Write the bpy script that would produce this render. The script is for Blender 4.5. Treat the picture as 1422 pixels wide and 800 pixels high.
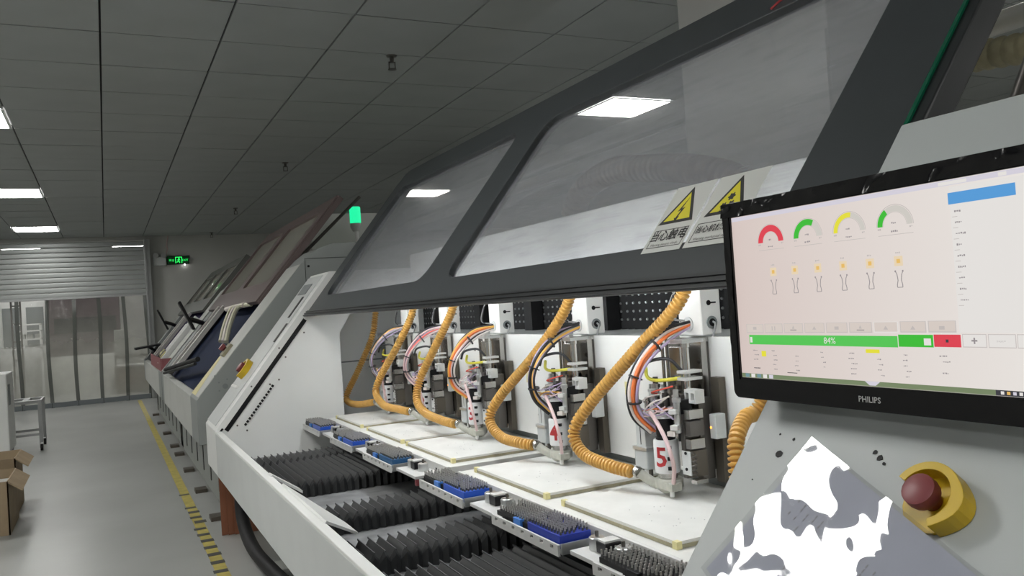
import bpy, bmesh, math, random
from mathutils import Vector, Matrix
from mathutils.geometry import tessellate_polygon
for o in list(bpy.data.objects): bpy.data.objects.remove(o)
SC = bpy.context.scene
COL = SC.collection
PI = math.pi
EXPO = 0.0
# ------------------------------------------------------------------ camera
cam = bpy.data.cameras.new('camera'); camo = bpy.data.objects.new('camera', cam); COL.objects.link(camo)
cam.sensor_width = 36.0; cam.lens = 1140.0/1422.0*36.0; cam.clip_start = 0.02; cam.clip_end = 60
camo.matrix_world = Matrix(((0.893913,0.051548,-0.445266,0),(-0.443291,-0.045546,-0.89522,0),(-0.066427,0.997631,-0.017864,1.22),(0,0,0,1)))
SC.camera = camo
# ------------------------------------------------------------------ world / exposure
w = bpy.data.worlds.new('world'); SC.world = w; w.use_nodes = True
w.node_tree.nodes['Background'].inputs[0].default_value = (0.6,0.65,0.7,1)
w.node_tree.nodes['Background'].inputs[1].default_value = 0.05
SC.view_settings.view_transform = 'Standard'; SC.view_settings.look = 'None'
SC.view_settings.exposure = EXPO; SC.view_settings.gamma = 1.0; SC.view_settings.use_curve_mapping = False
LAMP = 24.0            # emission of the ceiling panels
LED = 34.0            # emission of the strip light inside the machine
SCR = 0.88             # emission of screens
# ------------------------------------------------------------------ materials
def nmat(name):
    m = bpy.data.materials.new(name); m.use_nodes = True
    return m, m.node_tree.nodes, m.node_tree.links, m.node_tree.nodes['Principled BSDF']
def mat(name, col, rough=0.5, metal=0.0, spec=0.5, var=0.0, scale=8.0, bump=0.0, bscale=60.0, coat=0.0, col2=None, dist=0.002):
    m, N, L, b = nmat(name)
    b.inputs['Base Color'].default_value = (*col, 1); b.inputs['Roughness'].default_value = rough
    b.inputs['Metallic'].default_value = metal; b.inputs['Specular IOR Level'].default_value = spec
    b.inputs['Coat Weight'].default_value = coat
    if var or col2:
        tc = N.new('ShaderNodeTexCoord'); nz = N.new('ShaderNodeTexNoise'); nz.inputs['Scale'].default_value = scale; nz.inputs['Detail'].default_value = 6
        L.new(tc.outputs['Object'], nz.inputs['Vector'])
        rp = N.new('ShaderNodeValToRGB'); L.new(nz.outputs['Fac'], rp.inputs['Fac'])
        c2 = col2 if col2 else tuple(c*(1-var) for c in col)
        rp.color_ramp.elements[0].position = 0.35; rp.color_ramp.elements[1].position = 0.65
        rp.color_ramp.elements[0].color = (*c2, 1); rp.color_ramp.elements[1].color = (*col, 1)
        L.new(rp.outputs['Color'], b.inputs['Base Color'])
    if bump:
        tc = N.new('ShaderNodeTexCoord'); n2 = N.new('ShaderNodeTexNoise'); n2.inputs['Scale'].default_value = bscale; n2.inputs['Detail'].default_value = 4
        L.new(tc.outputs['Object'], n2.inputs['Vector'])
        bp = N.new('ShaderNodeBump'); bp.inputs['Strength'].default_value = bump; bp.inputs['Distance'].default_value = dist
        L.new(n2.outputs['Fac'], bp.inputs['Height']); L.new(bp.outputs['Normal'], b.inputs['Normal'])
    return m
def emis(name, col, s):
    m, N, L, b = nmat(name)
    b.inputs['Base Color'].default_value = (0.02,0.02,0.02,1)
    b.inputs['Emission Color'].default_value = (*col, 1); b.inputs['Emission Strength'].default_value = s
    b.inputs['Specular IOR Level'].default_value = 0.1
    return m
def film(name, col, haze, refl, rough, noise=0.0, nscale=5.0, grad=None, bump=0.0, bscale=10, streak=0.0):
    """clear plastic: part clear, part hazy, with a glossy face; grad = (z0, z1, haze at z0, haze at z1)"""
    m, N, L, b = nmat(name); N.remove(b); out = N['Material Output']
    tr = N.new('ShaderNodeBsdfTransparent'); df = N.new('ShaderNodeBsdfDiffuse'); gl = N.new('ShaderNodeBsdfGlossy')
    tl = N.new('ShaderNodeBsdfTranslucent'); add = N.new('ShaderNodeMixShader'); add.inputs[0].default_value = 0.5
    df.inputs[0].default_value = (*col,1); tl.inputs[0].default_value = (*col,1); gl.inputs['Roughness'].default_value = rough
    L.new(df.outputs[0], add.inputs[1]); L.new(tl.outputs[0], add.inputs[2])
    m1 = N.new('ShaderNodeMixShader'); m2 = N.new('ShaderNodeMixShader')
    L.new(tr.outputs[0], m1.inputs[1]); L.new(add.outputs[0], m1.inputs[2]); m1.inputs[0].default_value = haze
    fr = N.new('ShaderNodeLayerWeight'); fr.inputs[0].default_value = 0.5
    pw = N.new('ShaderNodeMath'); pw.operation = 'POWER'; L.new(fr.outputs['Facing'], pw.inputs[0]); pw.inputs[1].default_value = 4.0
    ml = N.new('ShaderNodeMath'); ml.operation = 'MULTIPLY_ADD'; ml.use_clamp = True; L.new(pw.outputs[0], ml.inputs[0]); ml.inputs[1].default_value = 0.8*refl; ml.inputs[2].default_value = 0.04*refl
    L.new(ml.outputs[0], m2.inputs[0]); L.new(m1.outputs[0], m2.inputs[1]); L.new(gl.outputs[0], m2.inputs[2])
    L.new(m2.outputs[0], out.inputs['Surface'])
    tc = N.new('ShaderNodeTexCoord')
    fac = None
    if grad:
        sp = N.new('ShaderNodeSeparateXYZ'); L.new(tc.outputs['Object'], sp.inputs[0])
        mr = N.new('ShaderNodeMapRange'); L.new(sp.outputs['Z'], mr.inputs['Value'])
        for k, vv in zip(('From Min','From Max','To Min','To Max'), grad): mr.inputs[k].default_value = vv
        fac = mr.outputs['Result']
    if noise:
        nz = N.new('ShaderNodeTexNoise'); nz.inputs['Scale'].default_value = nscale; nz.inputs['Detail'].default_value = 5
        L.new(tc.outputs['Object'], nz.inputs['Vector'])
        mm = N.new('ShaderNodeMath'); mm.operation = 'MULTIPLY_ADD'; L.new(nz.outputs['Fac'], mm.inputs[0]); mm.inputs[1].default_value = noise
        if fac: L.new(fac, mm.inputs[2])
        else: mm.inputs[2].default_value = haze - noise*0.5
        fac = mm.outputs[0]
    if streak:
        mp = N.new('ShaderNodeMapping'); mp.inputs['Rotation'].default_value = (0.9,0.3,0.4); mp.inputs['Scale'].default_value = (70,4,9); L.new(tc.outputs['Object'], mp.inputs['Vector'])
        n3 = N.new('ShaderNodeTexNoise'); n3.inputs['Scale'].default_value = 1.6; n3.inputs['Detail'].default_value = 8; L.new(mp.outputs[0], n3.inputs['Vector'])
        m3 = N.new('ShaderNodeMapRange'); L.new(n3.outputs['Fac'], m3.inputs['Value'])
        for k, vv in zip(('From Min','From Max','To Min','To Max'), (0.52,0.75,0.0,streak)): m3.inputs[k].default_value = vv
        ad = N.new('ShaderNodeMath'); ad.operation = 'ADD'; L.new(fac, ad.inputs[0]); L.new(m3.outputs['Result'], ad.inputs[1]); fac = ad.outputs[0]
    if fac: L.new(fac, m1.inputs[0])
    if bump:
        n2 = N.new('ShaderNodeTexNoise'); n2.inputs['Scale'].default_value = bscale; L.new(tc.outputs['Object'], n2.inputs['Vector'])
        bp = N.new('ShaderNodeBump'); bp.inputs['Strength'].default_value = bump; bp.inputs['Distance'].default_value = 0.01
        L.new(n2.outputs['Fac'], bp.inputs['Height']); L.new(bp.outputs['Normal'], gl.inputs['Normal']); L.new(bp.outputs['Normal'], fr.inputs['Normal'])
    return m
M = {}
M['floor'] = mat('floor_epoxy', (0.40,0.41,0.395), 0.32, spec=0.45, var=0.14, scale=1.3, bump=0.05, bscale=9)
M['tile'] = mat('ceiling_board', (0.40,0.42,0.41), 0.75, var=0.05, scale=3)
M['plenum'] = mat('ceiling_void', (0.03,0.03,0.03), 0.9)
M['wall'] = mat('wall_paint', (0.58,0.58,0.55), 0.7, var=0.06, scale=2)
M['shutter'] = mat('shutter_steel', (0.42,0.44,0.43), 0.42, metal=0.3, var=0.08, scale=3)
M['galv'] = mat('galvanised', (0.45,0.46,0.46), 0.35, metal=0.7)
M['lamp'] = emis('lamp_diffuser', (1.0,0.99,0.96), LAMP)
M['led'] = emis('led_strip', (0.93,0.97,1.0), LED)
M['white'] = mat('white_enamel', (0.80,0.81,0.79), 0.4, spec=0.4, var=0.03, scale=5)
M['panelw'] = mat('white_panel', (0.80,0.80,0.77), 0.35, spec=0.45, var=0.04, scale=6)
M['grey'] = mat('grey_enamel', (0.47,0.50,0.50), 0.45, spec=0.4, var=0.04, scale=6, bump=0.08, bscale=400, dist=0.0004)
M['greyl'] = mat('light_grey_enamel', (0.60,0.62,0.61), 0.45, spec=0.4, var=0.05, scale=6)
M['greyd'] = mat('dark_grey_enamel', (0.22,0.24,0.24), 0.5, var=0.08, scale=6)
M['greyB'] = mat('grey_green_enamel', (0.30,0.32,0.31), 0.5, spec=0.35, var=0.03, scale=3)
M['skirtB'] = mat('aged_light_enamel', (0.55,0.56,0.53), 0.5, var=0.06, scale=4)
M['lidf'] = mat('lid_charcoal', (0.045,0.051,0.055), 0.42, spec=0.4, var=0.06, scale=12, bump=0.05, bscale=200, dist=0.0005)
M['lidrim'] = mat('lid_rim_black', (0.022,0.024,0.026), 0.35)
M['greenedge'] = mat('green_glass_edge', (0.004,0.10,0.05), 0.15)
M['black'] = mat('black_plastic', (0.010,0.010,0.011), 0.4, spec=0.3)
M['rubber'] = mat('black_rubber', (0.022,0.022,0.023), 0.6, spec=0.3, var=0.2, scale=30)
M['bellow'] = mat('bellows_cloth', (0.030,0.031,0.032), 0.42, spec=0.5, var=0.2, scale=25)
M['crest'] = mat('bellows_crest', (0.055,0.057,0.06), 0.45)  # fold edges coloured lighter, crest highlights put into the colour
M['collar'] = mat('bit_collar', (0.10,0.10,0.10), 0.5)
M['bed'] = mat('granite_bed', (0.27,0.275,0.28), 0.5, var=0.4, scale=14)
M['alu'] = mat('aluminium', (0.62,0.63,0.63), 0.32, metal=0.8, var=0.08, scale=20)
M['alup'] = mat('aluminium_pale', (0.72,0.72,0.70), 0.45, metal=0.25, var=0.08, scale=15)
M['steel'] = mat('steel', (0.50,0.49,0.47), 0.25, metal=1.0)
M['brightrail'] = mat('bright_rail', (0.62,0.60,0.56), 0.35, metal=0.35)
M['chrome'] = mat('chrome', (0.75,0.75,0.74), 0.12, metal=1.0)
M['steeld'] = mat('dark_steel', (0.16,0.15,0.14), 0.35, metal=0.8)
M['rail'] = mat('oiled_rail', (0.12,0.105,0.085), 0.4, metal=0.5)
M['spin'] = mat('spindle_white', (0.72,0.73,0.73), 0.35, spec=0.5)
M['foot'] = mat('foot_beige', (0.50,0.50,0.44), 0.4, metal=0.3, var=0.15, scale=60)
M['red'] = mat('red_print', (0.42,0.03,0.035), 0.5)
M['board'] = mat('board_white', (0.74,0.74,0.71), 0.5, var=0.06, scale=9, col2=(0.66,0.66,0.63))
M['boardedge'] = mat('board_tan', (0.36,0.33,0.22), 0.6, var=0.2, scale=40)
M['tape'] = mat('tape_yellow', (0.72,0.66,0.33), 0.5)
M['blue'] = mat('cassette_blue', (0.012,0.085,0.50), 0.35)
M['blued'] = mat('cassette_deep_blue', (0.012,0.035,0.32), 0.35)
M['bluet'] = mat('cassette_teal', (0.012,0.09,0.22), 0.35)
M['bluel'] = mat('clip_light_blue', (0.05,0.20,0.60), 0.35)
M['bit'] = mat('drill_bit_steel', (0.50,0.49,0.47), 0.35, metal=0.5)
M['hose'] = mat('hose_amber', (0.60,0.34,0.085), 0.38, spec=0.5, var=0.12, scale=30)
M['yel'] = mat('tube_yellow', (0.75,0.70,0.08), 0.35)
M['pink'] = mat('tube_pink', (0.68,0.50,0.50), 0.4)
M['orange'] = mat('cable_orange', (0.80,0.20,0.05), 0.45)
M['cred'] = mat('cable_red', (0.72,0.10,0.06), 0.45)
M['cgrey'] = mat('cable_grey', (0.30,0.30,0.30), 0.5)
M['clil'] = mat('cable_lilac', (0.42,0.34,0.50), 0.5)
M['camber'] = mat('cable_amber', (0.75,0.42,0.08), 0.5)
M['cwhite'] = mat('cable_white', (0.72,0.66,0.62), 0.5)
M['cblack'] = mat('cable_black', (0.02,0.02,0.022), 0.45)
M['estopy'] = mat('guard_yellow', (0.62,0.42,0.015), 0.38)
M['estopr'] = mat('button_maroon', (0.22,0.05,0.055), 0.4)
M['paper'] = mat('paper_bluish', (0.42,0.44,0.52), 0.6, var=0.10, scale=9)
M['film'] = film('sleeve_film', (0.6,0.62,0.7), 0.10, 2.2, 0.03)
M['wrap'] = mat('black_wrap', (0.006,0.006,0.007), 0.12, spec=0.4)
M['pane'] = film('hazy_acrylic', (0.66,0.68,0.73), 0.25, 1.2, 0.07, noise=0.10, nscale=4, streak=0.14)
M['paneB'] = film('grey_acrylic', (0.72,0.70,0.62), 0.62, 0.8, 0.08)
M['brown'] = mat('lid_brown', (0.155,0.115,0.11), 0.45)
M['lidC'] = mat('lid_grey_green', (0.13,0.135,0.12), 0.5)
M['navy'] = mat('navy_cover', (0.012,0.022,0.06), 0.7, spec=0.12, var=0.15, scale=6)
M['violet'] = mat('violet_cover', (0.03,0.022,0.075), 0.7, spec=0.12)
M['cream'] = mat('hose_cream', (0.62,0.60,0.45), 0.45)
M['yellowmark'] = mat('floor_yellow', (0.56,0.47,0.12), 0.5, var=0.25, scale=14)
M['markdark'] = mat('floor_black_mark', (0.07,0.07,0.065), 0.5)
M['cardb'] = mat('cardboard', (0.36,0.27,0.17), 0.7, var=0.15, scale=8)
M['hardb'] = mat('hardboard_red_brown', (0.30,0.12,0.065), 0.6, var=0.15, scale=6)
M['signw'] = mat('sticker_pale', (0.62,0.63,0.60), 0.5)
M['signy'] = mat('sticker_yellow', (0.72,0.64,0.02), 0.5)
M['ink'] = mat('ink_black', (0.02,0.02,0.02), 0.6)
M['pvc'] = film('pvc_strip', (0.60,0.60,0.54), 0.45, 1.1, 0.10, noise=0.25, nscale=3.0, grad=(0.7,1.6,0.42,0.0), bump=0.5, bscale=9)
M['pvcedge'] = film('pvc_overlap', (0.10,0.11,0.10), 0.85, 1.2, 0.10)
M['hem'] = mat('pvc_hem', (0.17,0.19,0.20), 0.5)
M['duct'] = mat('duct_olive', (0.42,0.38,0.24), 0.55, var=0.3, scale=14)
M['logo'] = mat('logo_silver', (0.55,0.55,0.55), 0.3, metal=0.3)
M['duct2'] = mat('duct_brown', (0.17,0.125,0.085), 0.6, var=0.3, scale=20)
M['colm'] = mat('column_paint', (0.36,0.355,0.33), 0.7, var=0.05, scale=2)
M['pipe'] = mat('pipe_grey', (0.58,0.58,0.56), 0.4, metal=0.3)
M['maroon'] = mat('maroon_paint', (0.045,0.028,0.032), 0.6, var=0.3, scale=3)
M['brownbox'] = mat('brown_crate', (0.26,0.16,0.10), 0.7, var=0.15, scale=6)
M['redbox'] = mat('dusty_red', (0.30,0.10,0.11), 0.5)
M['exitg'] = emis('exit_green', (0.03,1.0,0.15), 1.3)
M['exitd'] = emis('exit_dark', (0.0,0.03,0.005), 0.4)
M['towerg'] = emis('tower_green', (0.02,0.95,0.40), 1.0)
M['amberled'] = emis('amber_led', (1.0,0.35,0.05), 3.0)
def sc(name, col): M['screen_'+name] = emis('screen_'+name, col, SCR)
# ------------------------------------------------------------------ mesh builder
ORG = {}
def setup(o, org, parent):
    COL.objects.link(o)
    if parent is not None:
        o.parent = parent; po = ORG[parent.name]; o.location = Vector(org)-po
    else: o.location = org
    ORG[o.name] = Vector(org)
def thing(name, label, cat, loc=(0,0,0), group=None):
    o = bpy.data.objects.new(name, None); o.empty_display_size = 0.05
    setup(o, Vector(loc), None); tag(o, label, cat, group); return o
def tag(o, label=None, cat=None, group=None, kind=None):
    if label: o['label'] = label
    if cat: o['category'] = cat
    if group: o['group'] = group
    if kind: o['kind'] = kind
    return o
def copy_tree(o, d, parent=None):
    c = o.copy(); COL.objects.link(c)
    if parent is None: c.location = o.location + Vector(d); ORG[c.name] = ORG[o.name]+Vector(d)
    else: c.parent = parent; ORG[c.name] = ORG[parent.name]+c.location
    for ch in list(o.children): copy_tree(ch, d, c)
    return c
def spline(pts, n):
    P = [Vector(p) for p in pts]; P = [P[0]*2-P[1]] + P + [P[-1]*2-P[-2]]
    out = []
    for i in range(1, len(P)-2):
        a, b, c, d = P[i-1:i+3]
        for k in range(n):
            t = k/n
            out.append(0.5*((2*b)+(c-a)*t+(2*a-5*b+4*c-d)*t*t+(3*b-a-3*c+d)*t**3))
    out.append(P[-2].copy()); return out
def resample(pts, step):
    out = [pts[0].copy()]; acc = 0.0
    for a, b in zip(pts, pts[1:]):
        L = (b-a).length; 
        if L < 1e-9: continue
        t = step-acc
        while t <= L: out.append(a+(b-a)*(t/L)); t += step
        acc = L-(t-step)
    return out
class MB:
    def __init__(s): s.v = []; s.f = []; s.m = []
    def add(s, vs, fs, m=0):
        o = len(s.v); s.v += [Vector(p) for p in vs]; s.f += [tuple(i+o for i in f) for f in fs]; s.m += [m]*len(fs); return s
    def box(s, x0, x1, y0, y1, z0, z1, m=0):
        return s.add([(x,y,z) for x in (x0,x1) for y in (y0,y1) for z in (z0,z1)],
                     [(0,1,3,2),(4,6,7,5),(0,4,5,1),(2,3,7,6),(0,2,6,4),(1,5,7,3)], m)
    def obox(s, c, a, b, d, m=0):
        c, a, b, d = map(Vector, (c,a,b,d))
        vs = [c+a*i+b*j+d*k for i in (-1,1) for j in (-1,1) for k in (-1,1)]
        fs = [(0,1,3,2),(4,6,7,5),(0,4,5,1),(2,3,7,6),(0,2,6,4),(1,5,7,3)]
        if a.cross(b).dot(d) < 0: fs = [f[::-1] for f in fs]
        return s.add(vs, fs, m)
    def extrude(s, poly, vec, m=0, holes=()):
        """poly: list of 3d points (planar), optional holes, extruded by vec"""
        vec = Vector(vec); loops = [[Vector(p) for p in poly]] + [[Vector(p) for p in h] for h in holes]
        flat = [p for l in loops for p in l]; n = len(flat)
        tris = tessellate_polygon(loops)
        nn = Vector((0,0,0))
        l0 = loops[0]
        for i in range(len(l0)): nn += l0[i].cross(l0[(i+1)%len(l0)])
        fs = []
        for t in tris:
            a, b, c = (flat[i] for i in t)
            fwd = (b-a).cross(c-a).dot(vec) > 0
            t = tuple(t)
            top = tuple(i+n for i in t)
            fs.append(top if fwd else top[::-1]); fs.append(t[::-1] if fwd else t)
        o = 0
        for li, l in enumerate(loops):
            k = len(l); area = Vector((0,0,0))
            for i in range(k): area += l[i].cross(l[(i+1)%k])
            ccw = area.dot(vec) > 0
            if li > 0: ccw = not ccw
            for i in range(k):
                a, b = o+i, o+(i+1)%k
                q = (a, b, b+n, a+n); fs.append(q if ccw else q[::-1])
            o += k
        return s.add(flat+[p+vec for p in flat], fs, m)
    def prismy(s, poly, y0, y1, m=0, holes=()):
        return s.extrude([(x,y0,z) for x,z in poly], (0,y1-y0,0), m, [[(x,y0,z) for x,z in h] for h in holes])
    def tube(s, pts, r, n=8, m=0, cap=True):
        P = [Vector(p) for p in pts]; k = len(P); R = r if isinstance(r,(list,tuple)) else [r]*k
        T = [(P[min(i+1,k-1)]-P[max(i-1,0)]).normalized() for i in range(k)]
        u = T[0].orthogonal().normalized(); vs = []
        for i in range(k):
            u = (u-T[i]*u.dot(T[i])).normalized(); w_ = T[i].cross(u)
            for j in range(n):
                a = 2*PI*j/n; vs.append(P[i]+(u*math.cos(a)+w_*math.sin(a))*R[i])
        fs = [(i*n+j, i*n+(j+1)%n, (i+1)*n+(j+1)%n, (i+1)*n+j) for i in range(k-1) for j in range(n)]
        if cap: fs += [tuple(range(n))[::-1], tuple((k-1)*n+j for j in range(n))]
        return s.add(vs, fs, m)
    def cyl(s, p0, p1, r, n=12, m=0, r1=None):
        return s.tube([p0,p1], [r, r if r1 is None else r1], n, m)
    def lathe(s, base, axis, prof, n=16, m=0):
        """prof: (radius, height) list along axis from base"""
        base = Vector(base); ax = Vector(axis).normalized()
        u = ax.orthogonal().normalized(); w_ = ax.cross(u); vs = []
        for r, h in prof:
            for j in range(n):
                a = 2*PI*j/n; vs.append(base+ax*h+(u*math.cos(a)+w_*math.sin(a))*r)
        k = len(prof)
        fs = [(i*n+j, i*n+(j+1)%n, (i+1)*n+(j+1)%n, (i+1)*n+j) for i in range(k-1) for j in range(n)]
        fs += [tuple(range(n))[::-1], tuple((k-1)*n+j for j in range(n))]
        return s.add(vs, fs, m)
    def corrugated(s, pts, r, pitch=0.009, amp=0.0022, n=12, m=0):
        P = resample(spline(pts, 24), pitch/5); w_ = (1.0,1.0,0.7,-1.0,-0.6); R = [r+amp*w_[i%5] for i in range(len(P))]
        return s.tube(P, R, n, m)
    def grid(s, fn, nu, nv, m=0):
        vs = [fn(i/nu, j/nv) for i in range(nu+1) for j in range(nv+1)]
        return s.add(vs, [(i*(nv+1)+j, (i+1)*(nv+1)+j, (i+1)*(nv+1)+j+1, i*(nv+1)+j+1) for i in range(nu) for j in range(nv)], m)
    def text(s, body, origin, ux, uy, h, m=0, depth=0.0006, align='CENTER', bold=0.0):
        cu = bpy.data.curves.new('t','FONT'); cu.body = body; cu.size = 1.0; cu.align_x = align; cu.align_y = 'CENTER'; cu.resolution_u = 2; cu.offset = bold
        ob = bpy.data.objects.new('t', cu); COL.objects.link(ob)
        bpy.context.view_layer.update()
        me = bpy.data.meshes.new_from_object(ob.evaluated_get(bpy.context.evaluated_depsgraph_get()))
        ux, uy, o = Vector(ux).normalized(), Vector(uy).normalized(), Vector(origin); nz = ux.cross(uy)
        vs = [o+ux*v.co.x*h+uy*v.co.y*h+nz*depth for v in me.vertices]
        s.add(vs, [tuple(p.vertices) for p in me.polygons], m)
        bpy.data.objects.remove(ob); bpy.data.meshes.remove(me); bpy.data.curves.remove(cu); return s
    def subdiv(s, cuts):
        bm = bmesh.new(); vv = [bm.verts.new(p) for p in s.v]
        for f in s.f:
            try: bm.faces.new([vv[i] for i in f])
            except ValueError: pass
        bmesh.ops.triangulate(bm, faces=bm.faces[:]); bmesh.ops.subdivide_edges(bm, edges=bm.edges[:], cuts=cuts, use_grid_fill=True)
        bm.verts.index_update(); s.v = [v.co.copy() for v in bm.verts]; s.f = [tuple(v.index for v in f.verts) for f in bm.faces]; s.m = [0]*len(s.f); bm.free(); return s
    def build(s, name, mats, parent=None, smooth=False, bevel=0.0, org=None, label=None, kind=None, seg=2):
        if org is None: org = ORG[parent.name] if parent is not None else Vector((0,0,0))
        org = Vector(org)
        me = bpy.data.meshes.new(name); me.from_pydata([tuple(p-org) for p in s.v], [], s.f)
        for mm in (mats if isinstance(mats,(list,tuple)) else [mats]): me.materials.append(M[mm] if isinstance(mm,str) else mm)
        me.polygons.foreach_set('material_index', s.m)
        if smooth:
            me.polygons.foreach_set('use_smooth', [True]*len(me.polygons)); me.set_sharp_from_angle(angle=math.radians(40))
        me.update()
        o = bpy.data.objects.new(name, me); setup(o, org, parent)
        if bevel:
            b = o.modifiers.new('bevel','BEVEL'); b.width = bevel; b.segments = seg; b.limit_method = 'ANGLE'; b.angle_limit = math.radians(35)
        if label: o['label'] = label
        if kind: o['kind'] = kind
        return o
def B(*a): return MB().box(*a)
def rrect(x0, x1, y0, y1, r, n=5):
    out = []
    for cx, cy, a0 in ((x1-r,y0+r,-90),(x1-r,y1-r,0),(x0+r,y1-r,90),(x0+r,y0+r,180)):
        for k in range(n+1):
            a = math.radians(a0+90*k/n); out.append((cx+r*math.cos(a), cy+r*math.sin(a)))
    return out
def circ(cx, cy, r, n=14): return [(cx+r*math.cos(2*PI*k/n), cy+r*math.sin(2*PI*k/n)) for k in range(n)]
# ================================================================== SETTING
CH = 2.79
B(-5,9,-4,19.6,-0.1,0).build('floor','floor',kind='structure')
T0X, T0Y, TP = 0.055, 4.78, 0.604
XL = [T0X+TP*k for k in range(-8,15)]; YL = [T0Y+TP*k for k in range(-14,25)]
lamps = [(-0.852,2.968+3.624*k) for k in range(-1,4)] + [(-0.248,2.364),(1.565,-1.864),(3.98,1.760),(3.98,5.384),(3.98,10.216),(6.396,1.760),(6.396,-1.864),(-3.268,-0.656),(-3.268,2.968),(-3.268,6.592),(-3.268,10.216)]  # most off-frame panels are unseen, added for room brightness and sleeve glare
ceil = B(-5,9,-4,19.6,CH+0.02,CH+0.12).build('ceiling','plenum',kind='structure')
tile_me = None; rest = MB()
def islamp(x, y): return any(abs(x-(a))<0.31 and abs(y-(b+0.302))<0.31 for a, b in lamps)
near = []
for i in range(len(XL)-1):
    for j in range(len(YL)-1):
        cx, cy = XL[i]+TP/2, YL[j]+TP/2
        if islamp(cx, cy): continue
        if -1.3 < cx < 5.6 and 3.4 < cy < 15.2: near.append((cx,cy))
        else:
            rest.box(cx-0.297, cx+0.297, cy-0.297, cy+0.297, CH, CH+0.016)
near.sort(key=lambda p: p[0]*0.3+p[1])
for k, (cx,cy) in enumerate(near):
    if k < 235:
        if tile_me is None:
            o = B(cx-0.2965,cx+0.2965,cy-0.2965,cy+0.2965,CH,CH+0.016).build('ceiling_tile','tile',ceil,org=(cx,cy,CH)); tile_me = o.data
        else:
            o = bpy.data.objects.new('ceiling_tile', tile_me); setup(o,(cx,cy,CH+random.Random(k).uniform(0,0.002)),ceil)
    else: rest.box(cx-0.297, cx+0.297, cy-0.297, cy+0.297, CH, CH+0.016)
rest.build('ceiling_tile_field','tile',ceil,kind='stuff')
B(-5.1,-5,-4,19.6,0,CH).build('wall_left','wall',kind='structure')
B(9,9.1,-4,19.6,0,CH).build('wall_right','wall',kind='structure')
B(-5,9,-4.1,-4,0,CH).build('wall_front','wall',kind='structure')
wb = MB().box(0.75,9,15.5,15.62,0,CH).box(-5,-2.6,15.5,15.62,0,CH).box(-2.6,0.75,15.5,15.62,2.72,CH)
wb.build('wall_back','wall',kind='structure')
B(-5,9,19.6,19.7,0,CH).build('wall_beyond','wall',kind='structure')
# column behind the machine
c_ = MB().box(2.3,2.95,2.03,2.83,0,CH+0.02)
col = c_.build('column','colm',kind='structure',bevel=0.006)
MB().box(2.285,2.299,2.03,2.17,1.3,2.10).build('cover_strip','colm',col)
# ---- roller shutter (door_1)
door = bpy.data.objects.new('door_1', None); setup(door, Vector((-1,15.42,0)), None); door['kind'] = 'structure'
zs = 1.80; n_sl = 11; hs = (2.70-zs)/n_sl
for k in range(n_sl):
    z0 = zs+k*hs
    prof = [(15.40,z0),(15.374,z0+0.003),(15.371,z0+hs*0.3),(15.371,z0+hs*0.7),(15.373,z0+hs-0.010),(15.398,z0+hs-0.006),(15.42,z0+hs-0.006),(15.42,z0)]
    MB().extrude([(-2.6,y,z) for y,z in prof],(3.27,0,0)).build('slat','shutter',door)
MB().box(0.655,0.75,15.34,15.50,0,2.72).box(0.655,0.69,15.30,15.35,0,2.72).build('guide_rail','galv',door,bevel=0.004)
MB().box(-2.6,-2.52,15.34,15.50,0,2.72).build('guide_rail','galv',door)
MB().box(-2.6,0.67,15.36,15.42,1.765,1.80).build('bottom_bar','galv',door)
# ---- strip curtain
cur = thing('strip_curtain','hazy clear plastic strip curtain hanging under the half-raised roller shutter','curtain',(-0.5,15.45,0))
edges = [-2.2,-1.66,-1.26,-0.845,-0.46,-0.09,0.295,0.64]
for k,(a,b) in enumerate(zip(edges,edges[1:])):
    yy = 15.44+0.012*(k%2); rr = random.Random(k)
    def fn(u,v,a=a,b=b,yy=yy,k=k): 
        x = a+(b+0.012-a)*u; return (x, yy+0.010*math.sin(v*7+k*2)+0.006*math.sin(u*9+v*13+k), 0.02+1.78*v)
    st = MB().grid(fn,6,16).build('strip','pvc',cur,smooth=True)
    def fe(u,v,b=b,k=k): return (b-0.026+0.056*u+0.012*math.sin(v*5+k), 15.402+0.006*math.sin(v*7+k*2), 0.0+1.8*v)
    MB().grid(fe,1,12).build('edge_band','pvcedge',st,smooth=True)
    MB().box(a+0.01,b,15.385,15.395,0.005,0.085).build('hem','hem',st)
# ---- far room behind the curtain
t = thing('window_cabinet','white framed glazed cabinet in the room behind the curtain','cabinet',(-1.45,18.9,0))
B(-1.85,-1.02,18.7,19.3,0,1.9).build('body','white',t)
for x in (-1.78,-1.38): B(x,x+0.3,18.68,18.70,1.0,1.76).build('pane','greyd',t)
t = thing('wire_shelf','white wire shelf rack seen through the left curtain strips','rack',(-1.3,18.0,0))
for x in (-1.5,-1.12):
    for y in (17.9,18.2): B(x,x+0.03,y,y+0.03,0,1.42).build('post','white',t)
for z in (0.95,1.12,1.28,1.40): B(-1.5,-1.09,17.9,18.23,z,z+0.025).build('shelf','white',t)
for k in range(3): B(-1.44+k*0.12,-1.36+k*0.12,17.95,18.1,1.146,1.23).build('bin','skirtB',t)
t = thing('ladder_post','narrow dark metal ladder standing just behind the curtain','ladder',(-1.33,15.95,0))
for x in (-1.40,-1.27): B(x,x+0.025,15.93,15.97,0,1.85).build('rail','steeld',t)
for k in range(6): B(-1.38,-1.26,15.94,15.96,0.2+k*0.3,0.225+k*0.3).build('rung','steeld',t)
t = thing('dark_machine','maroon and black machine bulk behind the middle curtain strips','machine',(-0.4,18.9,0))
B(-1.0,0.28,18.5,19.4,0.75,1.95).build('body','maroon',t,bevel=0.01); B(-0.9,0.2,18.47,18.5,1.2,1.5).build('panel','black',t)
B(-1.0,0.28,18.5,19.4,0,0.75).build('base','skirtB',t)
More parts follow.
